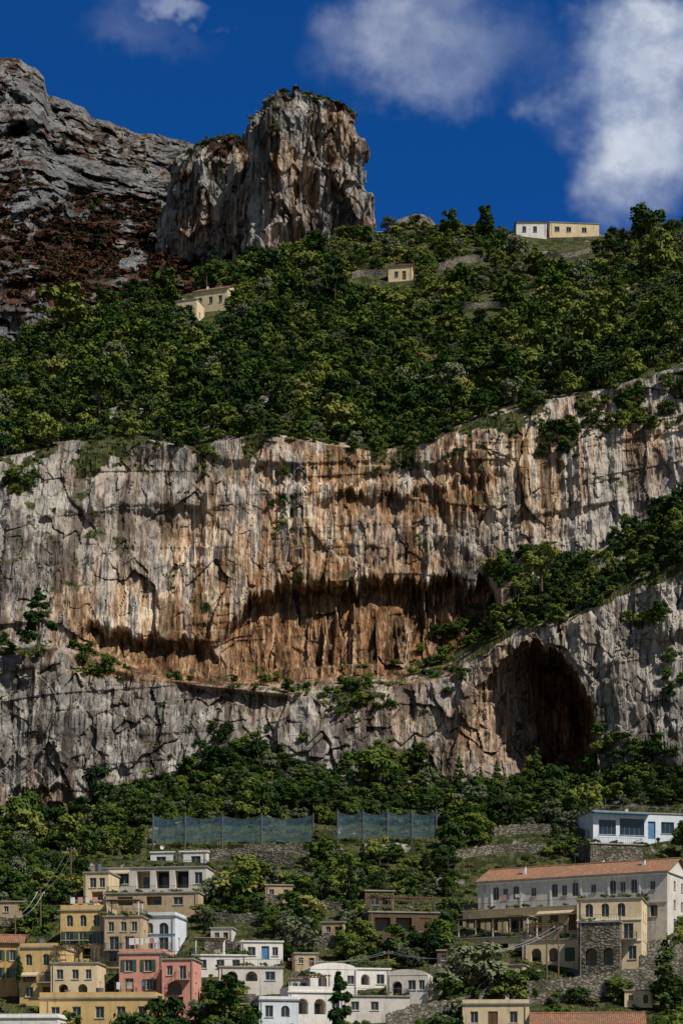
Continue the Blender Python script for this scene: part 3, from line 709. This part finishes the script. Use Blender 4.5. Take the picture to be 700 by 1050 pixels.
T,w,h,m=b.vol(378,450,936,962,[(384,941,16,14,'dark'),(406,941,16,14,'dark'),(430,941,12,14,'cshut',M['bshut'])],M['brownwall'],yaw=-8,depth=7,roof='flat',rail=True)
b.pergola(T,.5,w-.5,1,5,h+.22,2.3)
T,w,h,m=b.vol(374,404,914,934,[(380,919,8,9,'win'),(392,919,8,9,'dark')],M['brownwall'],yaw=-8,depth=6,roof='flat',dD=2)
b.finish(); excl.append((372,454,918,970))
b=Bld('cream_cottage')
T,w,h,m=b.vol(474,542,1030,1062,[(482,1037,8,12,'win'),(500,1037,10,14,'cshut',M['bshut']),(522,1037,8,12,'win')],M['cream'],yaw=5,depth=7,roof='flat',parapet=.5,dD=-3)
b.chimney(T,6,3,h+.2,1.1); b.finish()
b=Bld('tiled_cottage')
T,w,h,m=b.vol(546,658,1052,1080,rowops([560,590,620],1058,9,12,'win'),M['beige'],yaw=6,depth=8,roof='gable',rise=1.8,dD=-2)
b.finish(); excl.append((470,665,1030,1110))
for (a_,b_,c_,d_,mt,yw) in [(272,300,908,924,'beige',-6),(330,352,946,960,'beige',10),(296,318,1004,1018,'greywhite',5),(246,262,1030,1044,'brownwall',0),(440,462,1010,1026,'beige',8),(668,705,925,942,'beige',-10),(640,668,1016,1030,'cream',6),(0,34,925,942,'beige',6),(216,238,952,964,'greywhite',6),(302,326,978,992,'beige',-8),(448,470,975,988,'brownwall',4)]:
    b=Bld('stone_outbuilding'); b.vol(a_,b_,c_,d_,[(a_+4,c_+4,5,6,'win'),(b_-9,c_+4,5,d_-c_-5,'door',M['bshut'])],M[mt],yaw=yw,depth=4,roof='flat',side=False); b.finish(); excl.append((a_-2,b_+2,c_,d_+12))
b=Bld('stone_farmhouse')
T,w,h,m=b.vol(198,234,298,318,[(203,304,4,7,'win'),(214,304,4,7,'win'),(224,304,4,7,'win')],M['cream'],yaw=18,depth=9,roof='gable',rise=2.4)
b.chimney(T,3,3,h+1.2,1.6)
b.vol(180,202,308,327,[(184,314,4,7,'dark'),(192,314,5,7,'win')],M['cream'],yaw=18,depth=6,roof='flat')
b.vol(140,182,319,325,[],M['stone'],yaw=14,depth=3,roof='flat',side=False)
b.finish(); excl.append((176,242,298,342))
b=Bld('white_ridge_house')
b.vol(529,560,228,242,rowops([535,546],232,4,6,'win'),M['white'],yaw=0,depth=8,roof='gable',rise=.8)
b.vol(563,614,229,242,rowops([568,580,596],233,5,5,'win'),M['cream'],yaw=-5,depth=8,roof='flat')
b.finish(); excl.append((518,622,222,262)); clear.append((524,618,226,256))
b=Bld('hillside_hut')
b.vol(398,422,273,288,[(404,278,4,6,'win'),(412,278,4,9,'door',M['bshut'])],M['cream'],yaw=8,depth=5,roof='gable',rise=1.2); b.finish(); excl.append((390,428,270,306)); clear.append((396,424,274,300))
b=Bld('hillside_hut'); b.vol(658,680,250,262,[(664,254,4,5,'win')],M['beige'],yaw=8,depth=5,roof='flat'); b.finish(); excl.append((652,686,246,278)); clear.append((656,682,250,272))

def stone_wall(name,x0,y0,x1,y1,hp,D0=None,mat=None,th=.6):
    mb=MB(); n=max(3,int(abs(x1-x0)/2)); mat=mat or M['stone']
    prev=None; ph=random.uniform(0,9)
    for i in range(n+1):
        t=i/n; px=x0+(x1-x0)*t; py=y0+(y1-y0)*t+2*math.sin(t*5+ph)
        D=(baseD(px,py) if D0 is None else D0)-1.2
        p=Vector(P(px,py,D)); hh=hp*D/F+random.uniform(-.2,.2)
        cur=(p,hh)
        if prev:
            a,ha=prev; 
            q=[Vector((a.x,a.y,a.z-2)),Vector((p.x,p.y,p.z-2)),Vector((p.x,p.y,p.z+hh)),Vector((a.x,a.y,a.z+ha))]
            k=[v+Vector((0,th,0)) for v in q]
            mb.poly(q,mat); mb.poly([q[3],q[2],k[2],k[3]],mat); mb.poly([k[1],k[0],k[3],k[2]],mat)
            if i==1: mb.poly([q[0],q[3],k[3],k[0]],mat)
            if i==n: mb.poly([q[1],k[1],k[2],q[2]],mat)
        prev=cur
    return mb.make(name)
vw=[(655,1006,705,992,26),(540,1026,705,1006,20),(395,1058,482,1036,18),(480,1026,600,1018,12),(180,880,300,884,10),(250,872,360,880,9),(230,905,330,902,9),
          (655,975,720,962,10),(300,935,372,930,9),(205,1030,262,1026,9),(0,950,60,942,7),(440,1000,470,1000,10),(210,940,300,952,8),(640,905,720,900,8),(455,880,560,872,8),
          (300,965,372,972,9),(310,895,370,900,8),(220,922,290,928,8),(440,905,470,912,7),(455,930,475,934,8),(470,858,590,850,7),(210,972,250,968,6)]
for a in vw: stone_wall('stone_retaining_wall',*a)
for a in [vw[4],vw[5],vw[8],vw[12],vw[14],vw[15],vw[20]]:
    L_=a[2]-a[0]; s0=a[0]+L_*random.uniform(.05,.3); excl.append((s0,s0+L_*.5,min(a[1],a[3])-1,max(a[1],a[3])+22)); clear.append((s0,s0+L_*.5,min(a[1],a[3])+1,max(a[1],a[3])+6))
for a in [(445,275,495,269,7),(350,287,396,281,6),(560,264,610,260,5),(470,312,520,316,4)]:
    stone_wall('stone_terrace_wall',*a); excl.append((a[0]-2,a[2]+2,min(a[1],a[3])-1,max(a[1],a[3])+14)); clear.append((a[0],a[2],min(a[1],a[3])-1,max(a[1],a[3])+7))

b=Bld('rockfall_net_fence')
fx=[157,190,228,268,321]; fx2=[346,372,397,422,447]
mnet,nt,out=newmat('net_mesh'); q=N(nt)
pos=q.n('ShaderNodeNewGeometry').outputs['Position']
dd=q.n('ShaderNodeBsdfDiffuse'); dd.inputs[0].default_value=(0.07,0.13,0.165,1); tr=q.n('ShaderNodeBsdfTransparent'); mx=q.n('ShaderNodeMixShader')
q.link(q.ss(q.noise(pos,1.2,4,.7),0.35,0.7,0.35,0.7),mx.inputs[0]); q.link(dd.outputs[0],mx.inputs[1]); q.link(tr.outputs[0],mx.inputs[2]); q.link(mx.outputs[0],out.inputs[0])
for lst in(fx,fx2):
    pr=None
    for x in lst:
        pyb=863-(x>340)*4; D=baseD(x,pyb)-4
        p0=Vector(P(x,pyb,D)); p1=Vector(P(x,pyb-27,D)); b.g('posts').tube(p0-Vector((0,0,2)),p1+Vector((0,0,.4)),.15,.13,M['metal'],6)
        b.g('posts').tube(p1,p1+Vector((0,3.5,-4.5)),.03,.03,M['metal'],4)
        if pr:
            n=6
            for i in range(n):
                def pt(t,top):
                    v=(pr[1] if top else pr[0]).lerp(p1 if top else p0,t); s_=4*t*(1-t)*.7
                    return v-Vector((0,0,s_ if top else 0))+Vector((0,s_*.5,0))
                b.g('net').poly([pt(i/n,0),pt((i+1)/n,0),pt((i+1)/n,1),pt(i/n,1)],mnet)
                b.g('cables').tube(pt(i/n,1),pt((i+1)/n,1),.05,.05,M['metal'],4)
        pr=(p0,p1)
b.finish(); excl.append((150,455,846,884))

def pole(name,px,pyb,hp,arm=True):
    mb=MB(); D=baseD(px,pyb)-.5; p=Vector(P(px,pyb,D)); hh=hp*D/F
    mb.tube(p-Vector((0,0,1)),p+Vector((0,0,hh)),.15,.10,M['wood'],7)
    if arm:
        mb.box(p.x-.7,p.y-.06,p.z+hh-.6,p.x+.7,p.y+.06,p.z+hh-.45,M['wood'])
        for d in(-.6,0,.6): mb.tube((p.x+d,p.y,p.z+hh-.45),(p.x+d,p.y,p.z+hh-.2),.05,.04,M['white'],6)
    mb.make(name); return p+Vector((0,0,hh-.25))
tops=[pole('utility_pole',*a) for a in [(572,1010,62),(560,1008,50),(73,912,44),(42,955,42),(490,1020,45),(212,300,22),(526,262,24),(398,1010,36),(16,972,34),(300,1015,34)]]
mb=MB()
for (i,j) in((2,3),(3,8),(0,4),(4,7),(7,9)):
    a,c=tops[i],tops[j]
    for dx in(-.5,.5):
        pp=None
        for k in range(13):
            t=k/12; v=a.lerp(c,t)-Vector((-dx,0,4*t*(1-t)*1.0))
            if pp: mb.tube(pp,v,.04,.04,M['metal'],3)
            pp=v
mb.make('overhead_cables')

# ---------------------------------------------------------------- trees
proto=bpy.data.collections.new('vegetation_prototypes')
def tree_mesh(name,H,R,kind,seed,nl,ls,leaf):
    r=np.random.default_rng(seed); mb=MB()
    clumps=[]
    if kind=='broad':
        th=H*.30; mb.tube((0,0,-1),(0,0,th),.22,.14,M['bark'],6)
        n=24; lean=r.uniform(-.6,.6,2)
        for i in range(n):
            a=r.uniform(0,6.28); rad=R*math.sqrt(r.uniform(0,1))*.85; z=th+ (H-th)*r.uniform(.0,.9)
            zz=(z-th)/(H-th); rad*=math.sqrt(max(.08,1-(abs(zz-.35)/.66)**2)); c=np.array([rad*math.cos(a)+lean[0]*zz,rad*math.sin(a)+lean[1]*zz,z])
            clumps.append((c,R*r.uniform(.18,.38)))
        for i in range(8):
            c=clumps[i][0]; mb.tube((0,0,th*r.uniform(.6,1)),tuple(c),.09,.03,M['bark'],4)
    elif kind=='shrub':
        for i in range(9):
            a=r.uniform(0,6.28); rad=R*math.sqrt(r.uniform(0,1))*.8; c=np.array([rad*math.cos(a),rad*math.sin(a),H*r.uniform(.15,.62)])
            clumps.append((c,R*r.uniform(.22,.45)))
        for i in range(5): mb.tube((0,0,-.5),tuple(clumps[i][0]),.06,.02,M['bark'],4)
    elif kind=='pine':
        mb.tube((0,0,-1),(0,0,H*.95),.22,.04,M['bark'],6)
        for i in range(34):
            t=r.uniform(.14,1); a=r.uniform(0,6.28); rad=R*(1-t)**.75*r.uniform(.35,1)
            c=np.array([rad*math.cos(a),rad*math.sin(a),H*t]); clumps.append((c,R*.28*(1.15-t*.7)))
            if i<16: mb.tube((0,0,H*t*.95),tuple(c),.06,.02,M['bark'],4)
    elif kind=='umbrella':
        mb.tube((0,0,-1),(0,0,H*.8),.2,.10,M['bark'],6)
        for i in range(20):
            a=r.uniform(0,6.28); rad=R*math.sqrt(r.uniform(0,1)); c=np.array([rad*math.cos(a),rad*math.sin(a),H*(.92-.14*(rad/R)**2)])
            clumps.append((c,R*r.uniform(.18,.3)))
            if i<9: mb.tube((0,0,H*.62),tuple(c),.07,.02,M['bark'],4)
    elif kind=='cypress':
        mb.tube((0,0,-1),(0,0,H*.9),.15,.03,M['bark'],6)
        for i in range(24):
            t=i/24; a=r.uniform(0,6.28); rr=R*math.sin(math.pi*min(1,.18+t*.8))**.8
            clumps.append((np.array([rr*.35*math.cos(a),rr*.35*math.sin(a),H*(.08+.9*t)]),rr*.75))
    nb=len(mb.v)
    w=np.array([c[1]**2 for c in clumps]); w/=w.sum()
    idx=r.choice(len(clumps),nl,p=w); cc=np.array([c[0] for c in clumps])[idx]; cr=np.array([c[1] for c in clumps])[idx]
    d=r.normal(size=(nl,3)); d/=np.linalg.norm(d,axis=1)[:,None]
    d[:,2]=np.where(d[:,2]<-.3,-d[:,2],d[:,2])
    pos=cc+d*(cr*r.uniform(.6,1.2,nl))[:,None]*np.array([1,1,.8])
    nn=d+r.normal(size=(nl,3))*.4; nn[:,2]+=.2; nn/=np.linalg.norm(nn,axis=1)[:,None]
    t=np.cross(nn,r.normal(size=(nl,3))); t/=np.linalg.norm(t,axis=1)[:,None]; bb=np.cross(nn,t)
    s=(ls*r.uniform(.6,1.35,nl))[:,None]
    q=np.stack([pos-t*s*.6,pos+bb*s*.38,pos+t*s*.6,pos-bb*s*.38],1).reshape(-1,3)
    me=bpy.data.meshes.new(name); fs=list(mb.f)+[tuple(range(nb+4*i,nb+4*i+4)) for i in range(nl)]
    me.from_pydata(list(mb.v)+[tuple(x) for x in q],[],fs)
    me.materials.append(M['bark']); me.materials.append(leaf)
    mi=np.ones(len(fs),np.int32); mi[:len(mb.f)]=0; me.polygons.foreach_set('material_index',mi); me.update()
    ob=bpy.data.objects.new(name,me); proto.objects.link(ob); return ob
protos=[
 tree_mesh('p00_broad',7.0,3.3,'broad',1,1100,.64,M['leaf']),
 tree_mesh('p01_broad',6.0,3.6,'broad',2,1100,.64,M['leaf']),
 tree_mesh('p02_broad',8.5,3.0,'broad',3,1100,.62,M['leaf']),
 tree_mesh('p03_olive',5.5,3.0,'broad',4,1300,.46,M['leafolive']),
 tree_mesh('p04_pine',9.5,2.9,'pine',5,1500,.55,M['leafpine']),
 tree_mesh('p05_cypress',9.5,1.1,'cypress',6,1200,.38,M['leafpine']),
 tree_mesh('p06_shrub',2.6,2.0,'shrub',7,450,.46,M['leaf']),
 tree_mesh('p07_shrub',2.2,2.0,'shrub',8,450,.46,M['leafyel']),
 tree_mesh('p08_light',6.0,3.2,'broad',9,1100,.58,M['leafyel']),
 tree_mesh('p09_burnt',3.4,2.6,'shrub',10,240,.85,M['leafburnt']),
 tree_mesh('p10_darkbroad',7.0,3.4,'broad',12,1100,.62,M['leafpine']),
 tree_mesh('p11_broadfine',6.5,3.2,'broad',21,2000,.44,M['leaf']),
 tree_mesh('p12_broadfine',6.0,3.0,'broad',22,2000,.44,M['leaf']),
 tree_mesh('p13_umbrella',8.0,3.6,'umbrella',23,1100,.55,M['leafpine']),
 tree_mesh('p14_dryshrub',2.0,2.2,'shrub',24,400,.42,M['leafdry']),
]
ng=bpy.data.node_groups.new('scatter','GeometryNodeTree')
ng.interface.new_socket('Geometry',in_out='INPUT',socket_type='NodeSocketGeometry'); ng.interface.new_socket('Geometry',in_out='OUTPUT',socket_type='NodeSocketGeometry')
gi=ng.nodes.new('NodeGroupInput'); go=ng.nodes.new('NodeGroupOutput')
ci=ng.nodes.new('GeometryNodeCollectionInfo'); ci.inputs['Collection'].default_value=proto; ci.inputs['Separate Children'].default_value=True; ci.inputs['Reset Children'].default_value=True
ip=ng.nodes.new('GeometryNodeInstanceOnPoints'); ip.inputs['Pick Instance'].default_value=True
def na(nm,t):
    n=ng.nodes.new('GeometryNodeInputNamedAttribute'); n.data_type=t; n.inputs['Name'].default_value=nm
    return [o for o in n.outputs if o.enabled and o.name=='Attribute'][0]
ng.links.new(gi.outputs[0],ip.inputs['Points']); ng.links.new(ci.outputs[0],ip.inputs['Instance'])
ng.links.new(na('pick','INT'),ip.inputs['Instance Index']); ng.links.new(na('rot','FLOAT_VECTOR'),ip.inputs['Rotation']); ng.links.new(na('scl','FLOAT_VECTOR'),ip.inputs['Scale'])
ng.links.new(ip.outputs[0],go.inputs[0])
def scatter(name,pts,pick,scl):
    n=len(pts); me=bpy.data.meshes.new(name); me.vertices.add(n); me.vertices.foreach_set('co',np.asarray(pts,np.float32).reshape(-1))
    a=me.attributes.new('pick','INT','POINT'); a.data.foreach_set('value',np.asarray(pick,np.int32))
    rot=np.zeros((n,3),np.float32); rot[:,2]=rng.uniform(0,6.28,n); rot[:,0]=rng.normal(0,.08,n)
    a=me.attributes.new('rot','FLOAT_VECTOR','POINT'); a.data.foreach_set('vector',rot.reshape(-1))
    s=np.repeat(np.asarray(scl,np.float32)[:,None],3,1); s[:,2]*=rng.uniform(.7,1.2,n); s[:,0]*=rng.uniform(.85,1.2,n)
    a=me.attributes.new('scl','FLOAT_VECTOR','POINT'); a.data.foreach_set('vector',s.astype(np.float32).reshape(-1))
    ob=bpy.data.objects.new(name,me); sc.collection.objects.link(ob)
    md=ob.modifiers.new('scatter','NODES'); md.node_group=ng
    return ob
def area_of(V): return np.linalg.norm(np.gradient(V,axis=1),axis=2)*np.linalg.norm(np.gradient(V,axis=0),axis=2)
area=area_of(V)
area=np.where(cl>.3,np.minimum(area,(DD/F*1.4)**2*2),area)
def pickpts(weight,n,minr,V=V,area=area):
    w=(weight*area).reshape(-1); w=w/w.sum()
    idx=rng.choice(len(w),size=n*3,p=w); pts=V.reshape(-1,3)[idx]
    keep=[];cs={}
    for k,p in enumerate(pts):
        c=(int(p[0]/minr),int(p[1]/minr),int(p[2]/minr)); ok=True
        for a in(-1,0,1):
            for b_ in(-1,0,1):
                for c_ in(-1,0,1):
                    for j in cs.get((c[0]+a,c[1]+b_,c[2]+c_),()):
                        if sum((pts[j]-p)**2)<minr*minr: ok=False;break
                    if not ok:break
                if not ok:break
            if not ok:break
        if ok: keep.append(k); cs.setdefault(c,[]).append(k)
        if len(keep)>=n: break
    return idx[keep]
def inex(px,py,lst):
    m_=np.zeros(px.shape,bool)
    for (a,b_,c,d) in lst: m_|=(px>a)&(px<b_)&(py>c)&(py<d)
    return m_
EX=inex(PX,PY,excl); CLR=inex(PX,PY,clear)
inview=(PX>-60)&(PX<770)
clr=fbm(X/40,DD/40,70.0,3)+.7*fbm(X/9,DD/9,71.0,2)
lightzone=np.clip(1.0*gss(PX,PY,640,290,110,45)+.9*gss(PX,PY,410,262,80,24)+.6*gss(PX,PY,520,400,90,16)+.5*gss(PX,PY,300,300,60,20)+.9*sstep(.10,.45,fbm(X/35,DD/35,81.,3)),0,1)
W=hill*(VV<=9.1)*inview*(~EX)*np.where(clr>0.24,0.18,1)
I=pickpts(W*(1-.45*lightzone),2500,2.8)
lz=lightzone.reshape(-1)[I]
pk=rng.choice([0,1,2,3,4,8,10,13],len(I),p=[.22,.20,.14,.08,.06,.09,.18,.03]); pk=np.where(rng.random(len(I))<lz*.55,rng.choice([8,3,0],len(I)),pk)
pys_=PY.reshape(-1)[I]; nearr=np.where(pys_<262,.8,1)
scatter('hillside_trees',V.reshape(-1,3)[I]-[0,0,1.2],pk,np.exp(rng.normal(-.42,.36,len(I)))*nearr)
I=pickpts((W*(.35+lightzone)+hill*(VV<=9.05)*inview*.5)*(~CLR),3000,1.5); lz=lightzone.reshape(-1)[I]
pk=np.where(rng.random(len(I))<.22+.45*lz,7,6); pk=np.where(rng.random(len(I))<.12,14,pk)
scatter('hillside_shrubs',V.reshape(-1,3)[I]-[0,0,.4],pk,rng.uniform(.35,1.1,len(I))*np.where(EX.reshape(-1)[I],.45,1))
W=(1-sstep(4.98,5.02,VV))*(VV>1.2)*inview
I=pickpts(W*(~EX),1750,2.1)
pk=rng.choice([0,11,12,3,4,5,8,10,13],len(I),p=[.10,.22,.20,.14,.05,.04,.06,.17,.02])
scatter('village_trees',V.reshape(-1,3)[I]-[0,0,.8],pk,np.exp(rng.normal(-.56,.28,len(I))))
I=pickpts(W*(.5+.7*EX)*(~CLR),2400,1.1)
scatter('village_shrubs',V.reshape(-1,3)[I]-[0,0,.3],rng.choice([6,7,14],len(I),p=[.74,.16,.10]),rng.uniform(.3,.85,len(I))*np.where(EX.reshape(-1)[I],.6,1))
W=cl*np.clip(pat*(1+1.6*ns),0,1)*(~inC)+ledgeR*(~inC)*(ns>-.25)*1.0
W=W*inview
I=pickpts(W,660,1.9); pxx=PX.reshape(-1)[I]; pyy=PY.reshape(-1)[I]
isr=(pxx>500)|(rng.random(len(I))<.14)|((pxx>200)&(pxx<460)&(pyy>772))
pk=np.where(isr,rng.choice([0,11,2,10,6],len(I)),rng.choice([6,6,7,11],len(I)))
scatter('cliff_ledge_trees',V.reshape(-1,3)[I]-[0,0,.5],pk,np.where(pk==6,rng.uniform(.4,1.0,len(I)),np.where(pk==7,.6,rng.uniform(.3,.7,len(I)))))
W=cl*(sstep(.2,.5,fbm(X/9,Z/6,33.0,4))*.2+edgeveg*4)*(brown<.3)*inview*(~inC)
I=pickpts(W,380,1.2)
scatter('cliff_shrubs',V.reshape(-1,3)[I]-[0,0,.2],rng.choice([6,7],len(I),p=[.75,.25]),rng.uniform(.12,.4,len(I)))
mar=area_of(mV3); W=np.clip(burn-.2,0,1)*(mPX>-40)*(mPX<200)*np.where((mV<2)|((mV>3)&(mV<3.9)),1,0)*np.where(mV>3,.12,1)
I=pickpts(W,1300,3.0,mV3,mar)
gr=(mV.reshape(-1)[I]>3)|(rng.random(len(I))<.10)
scatter('burnt_mountain_scrub',mV3.reshape(-1,3)[I]-[0,0,.8],np.where(gr,10,9),np.where(gr,.45,1)*rng.uniform(.5,1.3,len(I)))
for nm,G_ in(('pinnacle_shrubs',A),('shoulder_shrubs',B)):
    rows=G_[2:150].reshape(-1,3); prob=np.repeat(np.exp(-np.arange(148)/26.0),G_.shape[1]); prob/=prob.sum()
    ii=rng.choice(len(rows),150,p=prob); scatter(nm,rows[ii]-[0,0,.4],rng.choice([6,6,14,7],150),rng.uniform(.4,1.3,150))
if plants: scatter('terrace_plants',np.array(plants),rng.choice([6,7],len(plants)),rng.uniform(.15,.42,len(plants)))
def single(name,pi,px,py,hpx,D=None,sx=1.0):
    D=D or baseD(px,py)-2; o=bpy.data.objects.new(name,protos[pi].data); sc.collection.objects.link(o)
    H=max(v.co.z for v in protos[pi].data.vertices); s_=hpx*D/F/H
    o.location=P(px,py,D); o.scale=(s_*sx,s_*sx,s_); o.rotation_euler[2]=random.uniform(0,6)
single('pine_tree',4,40,662,60,398,1.25)
single('broadleaf_tree',1,662,242,32,672,1.1); single('broadleaf_tree',0,462,238,22); single('broadleaf_tree',0,66,345,50,560,1.3); single('broadleaf_tree',2,505,242,14)
single('olive_tree',3,482,1030,66,296,1.3); single('broadleaf_tree',12,390,812,48); single('broadleaf_tree',11,555,600,44,415)
single('cypress_tree',5,20,1010,30,290); single('broadleaf_tree',11,232,1042,44,283,1.1); single('broadleaf_tree',12,520,1020,32,296)
single('pine_tree',4,690,560,60,425,1.2); single('pine_tree',4,578,392,50,470,1.3)

# ---------------------------------------------------------------- camera, light, world
cam=bpy.data.cameras.new('camera'); co=bpy.data.objects.new('camera',cam); sc.collection.objects.link(co)
co.location=(0,0,CZ); co.rotation_euler=(math.pi/2,0,0)
cam.sensor_fit='VERTICAL'; cam.sensor_height=36; cam.lens=F/1050*36; cam.shift_y=(HOR-525)/1050; cam.clip_end=30000; cam.clip_start=1
sc.camera=co
S=Vector((0.78,-0.62,1.16)).normalized(); el=math.asin(S.z); az=math.atan2(S.x,S.y)
sl=bpy.data.lights.new('sun','SUN'); sl.energy=5.0; sl.angle=math.radians(.53); sl.color=(1,.93,.81)
so_=bpy.data.objects.new('sun',sl); sc.collection.objects.link(so_); so_.rotation_euler=S.to_track_quat('Z','Y').to_euler(); so_.location=(200,-100,500)
wd=bpy.data.worlds.new('World'); sc.world=wd; wd.use_nodes=True; nt=wd.node_tree; nt.nodes.clear(); q=N(nt)
out=nt.nodes.new('ShaderNodeOutputWorld'); bg=nt.nodes.new('ShaderNodeBackground'); bg.inputs['Strength'].default_value=.05
sky=nt.nodes.new('ShaderNodeTexSky'); sky.sky_type='NISHITA'; sky.sun_disc=False; sky.sun_elevation=el; sky.sun_rotation=az; sky.dust_density=.3; sky.ozone_density=2.0; sky.air_density=1.0
tc=nt.nodes.new('ShaderNodeTexCoord'); sx=nt.nodes.new('ShaderNodeSeparateXYZ'); nt.links.new(tc.outputs['Generated'],sx.inputs[0])
yy=q.math('MAXIMUM',q.math('ABSOLUTE',sx.outputs[1]),.05)
u=q.math('DIVIDE',sx.outputs[0],yy); v=q.math('DIVIDE',sx.outputs[2],yy)
cmb=nt.nodes.new('ShaderNodeCombineXYZ'); nt.links.new(u,cmb.inputs[0]); nt.links.new(v,cmb.inputs[1])
n1=q.noise(cmb.outputs[0],14,4,.6); n2=q.noise(cmb.outputs[0],38,5,.62); n3=q.noise(cmb.outputs[0],22,4,.6)
w1=q.math('MULTIPLY',q.math('SUBTRACT',n1,.5),.10); w2=q.math('MULTIPLY',q.math('SUBTRACT',n3,.5),.08)
uw=q.math('ADD',u,w1); vw_=q.math('ADD',v,w2)
tot=None
for (cx,cy,rx,ry,a) in [(660,75,114,110,.98),(640,45,90,85,.6),(648,165,74,90,.7),(430,45,112,74,.44),(180,2,34,18,.5),(150,30,60,34,.10),(562,95,28,26,.2)]:
    du=q.math('DIVIDE',q.math('SUBTRACT',uw,(cx-350)/F),rx/F); dv=q.math('DIVIDE',q.math('SUBTRACT',vw_,(HOR-cy)/F),ry/F)
    d=q.math('SQRT',q.math('ADD',q.math('MULTIPLY',du,du),q.math('MULTIPLY',dv,dv)))
    m_=q.ss(d,.1,1.2,a,0)
    tot=m_ if tot is None else q.math('ADD',tot,m_)
cf=q.math('MULTIPLY',q.math('MINIMUM',tot,1.0),q.ss(n2,.3,.7,.6,1.1)); cf=q.math('MINIMUM',cf,.95)
pol=q.ss(sx.outputs[1],.0,.7)
tint=q.mix(pol,(1.0,1.0,1.0),(0.085,0.66,1.56))
skyc=q.mix(1.0,sky.outputs[0],tint,'MULTIPLY')
ccol=q.mix(q.ss(n1,.35,.65),(7.4,8.9,12.0),(13.4,14.4,16.2))
fin=q.mix(cf,skyc,ccol)
nt.links.new(fin,bg.inputs[0]); nt.links.new(bg.outputs[0],out.inputs[0])
sc.view_settings.view_transform='Standard'; sc.view_settings.look='None'; sc.view_settings.exposure=0
